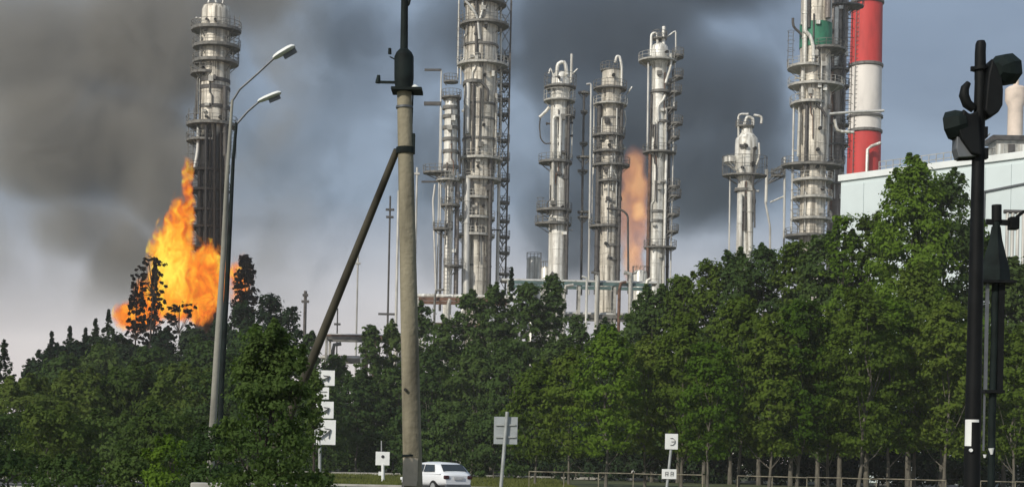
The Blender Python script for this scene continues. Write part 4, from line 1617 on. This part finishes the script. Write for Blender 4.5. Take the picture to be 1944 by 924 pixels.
mid = [
    (590, 628, 60, 176, 'broad', 'thin sparse tree at the foot of the slanting strut', .55),
    (640, 668, 90, 180, 'broad', 'low tree in the gap right of the strut foot', .8),
    (706, 612, 64, 178, 'broad', 'tree with open branches left of the concrete pole', .7),
    (744, 606, 60, 180, 'broad', 'tree touching the left of the concrete pole', .8),
    (600, 720, 120, 150, 'broad', 'mid-green tree behind the white direction panels', 1),
    (680, 706, 140, 158, 'broad', 'mid-green tree behind the small white sign', 1),
    (750, 690, 120, 160, 'broad', 'mid-green tree behind the foot of the concrete pole', 1),
    (803, 572, 84, 182, 'broad', 'ragged tree just right of the concrete pole', .8),
    (845, 600, 84, 176, 'broad', 'tree in front of the pale pipework', .9),
    (893, 552, 96, 178, 'broad', 'dark tree at the foot of the tallest column', 1),
    (940, 540, 96, 176, 'broad', 'dark tree right of the foot of the tallest column', 1),
    (972, 508, 50, 190, 'conifer', 'small pointed dark tree right of the stair mast', 1),
    (1000, 530, 100, 176, 'broad', 'dark tree below the white dome-topped drum', 1),
    (1050, 520, 90, 178, 'broad', 'dark tree below the white looped column', 1),
    (1100, 592, 84, 172, 'broad', 'low tree below the teal rack', .9),
    (1150, 606, 96, 170, 'broad', 'low tree below the goose-neck column', .9),
    (1200, 588, 90, 168, 'broad', 'low tree right of the goose-neck column foot', .9),
    (820, 660, 130, 158, 'broad', 'mid-green tree behind the white car, left one', 1),
    (900, 650, 140, 154, 'broad', 'mid-green tree behind the white car, right one', 1),
    (975, 640, 140, 152, 'broad', 'mid-green tree behind the grey sign back', 1),
    (1060, 640, 130, 150, 'broad', 'mid-green tree right of the grey sign back', 1),
    (860, 770, 120, 140, 'bush', 'dark bush directly behind the white car', 1),
    (940, 780, 130, 138, 'bush', 'dark bush behind the grey sign post', 1),
    (780, 780, 110, 142, 'bush', 'dark bush behind the concrete pole', 1),
    (690, 810, 120, 164, 'bush', 'dark bush behind the small white sign', 1),
    (610, 820, 110, 164, 'bush', 'dark bush behind the post of the white panels', 1),
]
for (px, yt, wp, Y, kd, lab, dn) in mid:
    tree(lab, px, yt, wp, Y, kd, L_DARK if kd == 'conifer' else L_DEEP, .06, dn, G3)

back = [
    (1245, 545, 120, 138, 'first tall tree from the left of the right wood'),
    (1295, 512, 120, 136, 'second tall tree of the right wood'),
    (1345, 484, 120, 134, 'third tall tree of the right wood, below the bottle column'),
    (1395, 474, 110, 134, 'fourth tall tree, under the bottle column'),
    (1450, 458, 120, 132, 'fifth tall tree, below the vent stacks'),
    (1510, 452, 120, 130, 'sixth tall tree, below the green-banded column'),
    (1562, 440, 120, 128, 'seventh tall tree, at the green-banded column foot'),
    (1604, 402, 90, 126, 'tree with a pointed tip at the left corner of the pale building'),
    (1655, 398, 130, 126, 'tree before the left part of the pale building'),
    (1738, 300, 170, 118, 'tallest tree, its ragged top against the pale building'),
    (1800, 322, 120, 120, 'second tallest tree, left of the signal pole'),
    (1850, 420, 120, 122, 'tree behind the signal pole'),
    (1915, 492, 130, 118, 'tree right of the signal pole'),
    (1975, 470, 130, 120, 'tree cut by the right edge'),
]
for (px, yt, wp, Y, lab) in back:
    tree(lab, px, yt, wp * (1.15, .95, 1.3)[len(lab) % 3], Y, 'broad', (L_BROAD, L_YEL, L_DEEP)[len(lab) % 3], .12, 1.0, G5)
front = [
    (1020, 688, 120, 110, 0, 'front tree farthest left, behind the grey sign'),
    (1085, 660, 120, 106, 0, 'second front tree from the left'),
    (1156, 620, 130, 102, 0, 'front tree with a straight pale trunk, left of the D-curve sign'),
    (1230, 640, 120, 106, 0, 'front tree directly left of the D-curve sign'),
    (1300, 590, 130, 104, 0, 'front tree right of the D-curve sign'),
    (1349, 640, 120, 98, 0, 'low front tree with a short pale trunk'),
    (1408, 560, 140, 102, 0, 'front tree with a double trunk below the bottle column'),
    (1466, 600, 120, 99, .1, 'front tree with a straight grey trunk'),
    (1520, 560, 150, 100, .0, 'front tree with a forked trunk'),
    (1578, 590, 120, 102, -.1, 'front tree left of the bowed trunk'),
    (1636, 540, 150, 98, .45, 'front tree with a bowed pale trunk'),
    (1692, 560, 130, 102, 0, 'front tree right of the bowed trunk'),
    (1742, 500, 150, 104, 0, 'front tree under the tallest tree'),
    (1800, 560, 140, 100, 0, 'front tree left of the signal pole'),
    (1860, 600, 130, 104, 0, 'front tree behind the white sticker of the signal pole'),
    (1930, 620, 150, 100, 0, 'front tree at the right edge'),
]
for i, (px, yt, wp, Y, cv, lab) in enumerate(front):
    tree(lab, px, yt, wp, Y, 'broad', (L_YEL if i % 3 != 2 else L_BROAD), .20, 1.0, G4, curve=cv)
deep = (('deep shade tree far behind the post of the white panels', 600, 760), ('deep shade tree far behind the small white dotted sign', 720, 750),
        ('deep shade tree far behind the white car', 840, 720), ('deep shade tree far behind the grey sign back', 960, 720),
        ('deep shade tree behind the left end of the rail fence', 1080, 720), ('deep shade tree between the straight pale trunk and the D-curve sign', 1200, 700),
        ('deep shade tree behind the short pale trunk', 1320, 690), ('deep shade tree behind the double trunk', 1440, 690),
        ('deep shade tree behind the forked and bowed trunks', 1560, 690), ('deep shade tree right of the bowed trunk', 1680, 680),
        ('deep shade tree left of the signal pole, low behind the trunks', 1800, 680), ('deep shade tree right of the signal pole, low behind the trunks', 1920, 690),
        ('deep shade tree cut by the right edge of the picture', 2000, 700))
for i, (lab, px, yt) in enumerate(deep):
    tree(lab, px, yt, 260, 176 + 3 * (i % 3) if px < 1000 else 152 + 3 * (i % 3), 'bush', L_DARK, .01, 1.2, 'deep shade trees', name='shade_tree')  # dark leaf colour carries the deep shade seen between the trunks
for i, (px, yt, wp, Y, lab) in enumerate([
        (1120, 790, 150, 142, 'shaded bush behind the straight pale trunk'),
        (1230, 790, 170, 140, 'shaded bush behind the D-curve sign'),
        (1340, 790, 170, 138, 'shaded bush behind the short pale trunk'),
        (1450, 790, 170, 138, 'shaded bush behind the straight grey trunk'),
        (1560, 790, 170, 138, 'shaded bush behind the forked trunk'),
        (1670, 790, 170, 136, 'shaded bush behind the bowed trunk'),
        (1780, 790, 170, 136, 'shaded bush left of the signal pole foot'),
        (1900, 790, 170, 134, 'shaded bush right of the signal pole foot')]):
    tree(lab, px, yt, wp, Y, 'bush', L_DARK, .02, 1.0, 'shaded bushes under the right trees')  # shade under the trees is put into the dark leaf colour

# ------------------------------------------------------------------ grass on the meadow between road and trees
n = 26000
gx = rng.uniform(-34, 4, n)
gy = 89.5 + rng.random(n) ** 1.4 * 62
hgt = rng.uniform(.08, .26, n)
wd = rng.uniform(.02, .05, n)
an = rng.uniform(-1, 1, n)
lean = rng.normal(size=n) * .08
V = np.zeros((n, 3, 3), np.float32)
V[:, 0] = np.stack([gx - wd * np.cos(an), gy - wd * np.sin(an), np.zeros(n)], 1)
V[:, 1] = np.stack([gx + wd * np.cos(an), gy + wd * np.sin(an), np.zeros(n)], 1)
V[:, 2] = np.stack([gx + lean, gy, hgt], 1)
me = bpy.data.meshes.new('grass')
me.from_pydata(V.reshape(-1, 3).tolist(), [], np.arange(3 * n).reshape(-1, 3).tolist())
me.materials.append(L_GRASS)
go = bpy.data.objects.new('grass', me)
COL.objects.link(go)
go['kind'] = 'stuff'
go['label'] = 'rough yellowish green grass between the road and the trees'


# ------------------------------------------------------------------ smoke and flames (voxel volumes)
def volume_obj(name, blobs, Y, half_y, res, noise, amp, nscale, thr, material, stretch=(1, 1, 1), dist=0.0, detail=5, gain=1.0, seedloc=(0, 0, 0)):
    """blobs: (px, py, rx px, ry px, strength, dy m) measured at distance Y"""
    cs_ = []
    for (px, py, rx, ry, st, dy) in blobs:
        q = P(px, py, Y)
        cs_.append((q.x, Y + dy, q.z, rx * Y / F, ry * Y / F, st))
    pad = 1.12
    mn = [min(c[0] - c[3] * pad for c in cs_), Y - half_y, min(c[2] - c[4] * pad for c in cs_)]
    mx = [max(c[0] + c[3] * pad for c in cs_), Y + half_y, max(c[2] + c[4] * pad for c in cs_)]
    me = bpy.data.meshes.new(name)
    me.from_pydata([tuple(mn), tuple(mx), (mn[0], mn[1], mx[2])], [], [])
    o = bpy.data.objects.new(name, me)
    COL.objects.link(o)
    ng = bpy.data.node_groups.new(name + '_nodes', 'GeometryNodeTree')
    ng.interface.new_socket('Geometry', in_out='INPUT', socket_type='NodeSocketGeometry')
    ng.interface.new_socket('Geometry', in_out='OUTPUT', socket_type='NodeSocketGeometry')
    g = NT(ng)
    out = g.n.new('NodeGroupOutput')
    g.n.new('NodeGroupInput')
    pos = g.n.new('GeometryNodeInputPosition').outputs[0]
    shape = None
    for (cx_, cy_, cz_, rx, rz, st) in cs_:
        d_ = g.new('ShaderNodeVectorMath', {0: pos, 1: (cx_, cy_, cz_)}, operation='SUBTRACT').outputs[0]
        ry = min(rx, rz, half_y * .85)
        e = g.new('ShaderNodeVectorMath', {0: d_, 1: (1 / rx, 1 / ry, 1 / rz)}, operation='MULTIPLY').outputs[0]
        ln = g.new('ShaderNodeVectorMath', {0: e}, operation='LENGTH').outputs['Value']
        v = g.math('MULTIPLY', g.math('SUBTRACT', 1.0, ln, clamp=True), st)
        shape = v if shape is None else g.math('SMOOTH_MAX', shape, v, .15)
    mp = g.new('ShaderNodeVectorMath', {0: pos, 1: stretch}, operation='MULTIPLY').outputs[0]
    mp = g.new('ShaderNodeVectorMath', {0: mp, 1: seedloc}, operation='ADD').outputs[0]
    nz = g.noise(mp, nscale, detail, .66, dist)
    body = g.math('ADD', shape, g.math('MULTIPLY', g.math('SUBTRACT', nz, .5), amp))
    body = g.math('MULTIPLY', g.math('SUBTRACT', body, thr), gain, clamp=True)
    gate = g.math('MULTIPLY', shape, 6.0, clamp=True)
    sx = g.new('ShaderNodeSeparateXYZ', {0: pos})     # thins out towards the faces of the voxel block
    for ax, span in ((0, 10.0), (1, 4.0), (2, 14.0)):
        e0 = g.math('MULTIPLY', g.math('SUBTRACT', sx.outputs[ax], mn[ax]), 1 / span, clamp=True)
        e1 = g.math('MULTIPLY', g.math('SUBTRACT', mx[ax], sx.outputs[ax]), 1 / span, clamp=True)
        gate = g.math('MULTIPLY', gate, g.math('MULTIPLY', e0, e1))
    dn = g.math('MULTIPLY', body, gate)
    vc = g.new('GeometryNodeVolumeCube', {'Density': dn, 'Min': mn, 'Max': mx, 'Resolution X': res[0], 'Resolution Y': res[1], 'Resolution Z': res[2]})
    sm = g.new('GeometryNodeSetMaterial', {'Geometry': vc.outputs[0], 'Material': material})
    g.l.new(sm.outputs[0], out.inputs[0])
    md = o.modifiers.new('volume', 'NODES')
    md.node_group = ng
    me.materials.append(material)
    return o


def smoke_mat(name, col, dens, aniso=.1):
    m = bpy.data.materials.new(name)
    m.use_nodes = True
    t = NT(m.node_tree)
    t.n.clear()
    pv_ = t.new('ShaderNodeVolumePrincipled', {'Color': (*col, 1), 'Density': dens, 'Anisotropy': aniso})
    t.l.new(pv_.outputs[0], t.new('ShaderNodeOutputMaterial').inputs['Volume'])
    return m


def fire_obj(name, blobs, Y, half_y, label, stops, ab, amp, nscale, thr, gain, step, k=1.0, core=(330, 510, 55)):
    """a closed hull round the flames whose inside glows and absorbs, denser in its tongues"""
    cs_ = []
    for (px, py, rx, ry, st, dy) in blobs:
        q = P(px, py, Y)
        cs_.append((q.x, Y + dy, q.z, rx * Y / F, ry * Y / F, st))
    mb = MB()
    for (cx_, cy_, cz_, rx, rz, st) in cs_:
        ry = min(rx, half_y)
        prof = [(math.sin(math.pi * t_ / 10), math.cos(math.pi * t_ / 10)) for t_ in range(10, -1, -1)]
        prof[0] = (.02, -1)
        prof[-1] = (.02, 1)
        b_ = MB().lathe([(r_, z_) for r_, z_ in prof], 16)
        mb.add([(cx_ + x * rx * 1.02, cy_ + y * ry * 1.02, cz_ + z * rz * 1.02) for x, y, z in b_.v], b_.f)
    m = bpy.data.materials.new(name + '_glow')
    m.use_nodes = True
    g = NT(m.node_tree)
    g.n.clear()
    pos = g.new('ShaderNodeTexCoord').outputs['Object']
    warp = g.new('ShaderNodeTexNoise', {'Vector': pos, 'Scale': .35, 'Detail': 2.0}).outputs['Color']
    warp = g.new('ShaderNodeVectorMath', {0: warp, 1: (.5, .5, .5)}, operation='SUBTRACT').outputs[0]
    warp = g.new('ShaderNodeVectorMath', {0: warp, 1: (2.6, 2.0, 2.2)}, operation='MULTIPLY').outputs[0]
    wp = g.new('ShaderNodeVectorMath', {0: pos, 1: warp}, operation='ADD').outputs[0]
    shape = None
    for (cx_, cy_, cz_, rx, rz, st) in cs_:
        ry = min(rx, half_y)
        d_ = g.new('ShaderNodeVectorMath', {0: wp, 1: (cx_, cy_, cz_)}, operation='SUBTRACT').outputs[0]
        e = g.new('ShaderNodeVectorMath', {0: d_, 1: (1 / rx, 1 / ry, 1 / rz)}, operation='MULTIPLY').outputs[0]
        ln = g.new('ShaderNodeVectorMath', {0: e}, operation='LENGTH').outputs['Value']
        v = g.math('MULTIPLY', g.math('SUBTRACT', 1.0, ln, clamp=True), st)
        shape = v if shape is None else g.math('SMOOTH_MAX', shape, v, .15)
    nz = g.noise(g.mapping(wp, (1, 1, .5)), nscale, 4, .6, 1.0)
    body = g.math('ADD', shape, g.math('MULTIPLY', g.math('SUBTRACT', nz, .5), amp))
    dns = g.math('MULTIPLY', g.math('SUBTRACT', body, thr), gain, clamp=True)
    hx, hy, hr = core
    hq = P(hx, hy, Y)
    hd = g.new('ShaderNodeVectorMath', {0: wp, 1: (hq.x, Y, hq.z)}, operation='SUBTRACT').outputs[0]
    hd = g.new('ShaderNodeVectorMath', {0: hd, 1: (F / Y / hr, .12, F / Y / hr * .55)}, operation='MULTIPLY').outputs[0]
    hl = g.math('SUBTRACT', 1.0, g.new('ShaderNodeVectorMath', {0: hd}, operation='LENGTH').outputs['Value'], clamp=True)
    heat = g.math('ADD', g.math('MULTIPLY', dns, .30), g.math('MULTIPLY', g.math('SUBTRACT', nz, .40), 2.6))
    heat = g.math('ADD', heat, g.math('MULTIPLY', hl, .85), clamp=True)
    col = g.ramp(heat, stops)
    em = g.new('ShaderNodeEmission', {'Color': col, 'Strength': g.math('MULTIPLY', dns, ab * k)})
    ab_ = g.new('ShaderNodeVolumeAbsorption', {'Color': (0, 0, 0, 1), 'Density': g.math('MULTIPLY', dns, ab)})
    ad = g.new('ShaderNodeAddShader')
    g.l.new(em.outputs[0], ad.inputs[0])
    g.l.new(ab_.outputs[0], ad.inputs[1])
    g.l.new(ad.outputs[0], g.new('ShaderNodeOutputMaterial').inputs['Volume'])
    try:
        m.cycles.volume_step_rate = step
    except Exception as ex:
        print('STEP', ex)
    o = mb.build(name, m, None)
    rm = o.modifiers.new('remesh', 'REMESH')
    rm.mode = 'VOXEL'
    rm.voxel_size = .45
    return tag(o, label, 'fire')


left_blobs = [(345, 470, 75, 120, 1, 0), (310, 340, 110, 130, 1, 2), (220, 260, 170, 150, 1, 4), (110, 270, 190, 150, .95, 0), (60, 90, 260, 170, .9, 4), (290, 70, 190, 190, 1, 0),
              (230, 500, 90, 120, .9, 2), (150, 430, 150, 90, .55, 0), (190, 560, 80, 70, .4, 0), (420, -60, 200, 150, .6, 4)]
o = volume_obj('smoke_plume', left_blobs, 270, 14, (150, 40, 190), None, 1.0, .062, .05, smoke_mat('grey_smoke', (.64, .62, .57), .20), (1, 1, .8), .9, 8, 3.0)
o['kind'] = 'stuff'
o['label'] = 'thick grey smoke drifting up and left from the flames'
mid_blobs = [(1060, 60, 110, 200, 1, 0), (1190, 40, 190, 150, 1, 3), (1300, 170, 170, 140, .9, 0), (1420, 200, 110, 150, 1, 2), (1350, 340, 170, 150, .85, 0), (1180, 260, 200, 200, .8, 2),
             (1090, 420, 160, 160, .6, 0), (1330, -60, 260, 120, .9, 2), (1460, 330, 70, 120, .7, 0), (820, 330, 110, 260, .45, 0), (640, 60, 220, 180, .40, 0), (900, 60, 200, 160, .5, 0)]
o = volume_obj('smoke_cloud', mid_blobs, 345, 18, (210, 40, 160), None, 1.15, .052, .09, smoke_mat('dark_smoke', (.28, .35, .43), .155), (1, 1, .85), 1.0, 8, 3.0, (31, 7, 3))
o['kind'] = 'stuff'
o['label'] = 'dark blue-grey smoke cloud behind the middle columns'

fire_blobs = [(328, 505, 50, 100, 1.3, -1), (298, 568, 46, 50, 1.2, -2), (345, 565, 62, 56, 1.15, 0), (398, 535, 48, 78, 1.25, -4), (372, 375, 15, 66, .85, -5), (356, 440, 28, 80, .95, -4), (264, 598, 52, 38, 1.25, 0),
              (450, 530, 30, 58, .8, 2), (242, 606, 26, 26, 1.1, 0), (366, 335, 9, 34, .7, -5), (318, 425, 12, 34, .6, -2), (385, 590, 40, 34, .9, -2)]
fire_obj('flames', fire_blobs, 228, 5.0, 'bright orange and yellow flames engulfing the foot of the left column',
         [(.0, (.13, .014, .006)), (.20, (.42, .05, .010)), (.40, (.90, .16, .014)), (.70, (1.0, .31, .016)), (.88, (1.0, .56, .028)), (1.0, (1.0, .82, .09))], 1.6, 1.35, .80, .20, 2.6, .10, 1.1)
fb2 = [(1208, 405, 30, 135, 1.3, 0), (1203, 335, 27, 62, 1.3, 0), (1204, 480, 26, 90, 1.2, 0), (1188, 400, 20, 110, .9, 0)]
fire_obj('flames', fb2, 275, 3.0, 'tall pale orange flames glowing between the goose-neck column and the tall domed-head column',
         [(.0, (.30, .16, .13)), (.35, (.50, .24, .16)), (.62, (.80, .37, .17)), (.9, (1.0, .56, .25))], .45, .45, .30, .04, 2.0, .15, core=(1212, 400, 14))
print('SCRIPT END')

hz = MB().box(0, 850, 61.5, 3010, 2310, 125).build('haze', M_KERB, None, kind='stuff')
hm = bpy.data.materials.new('haze_air')
hm.use_nodes = True
ht = NT(hm.node_tree)
ht.n.clear()
hv = ht.new('ShaderNodeVolumePrincipled', {'Color': (.88, .88, .88, 1), 'Density': .00024})
ht.l.new(hv.outputs[0], ht.new('ShaderNodeOutputMaterial').inputs['Volume'])
hz.data.materials[0] = hm
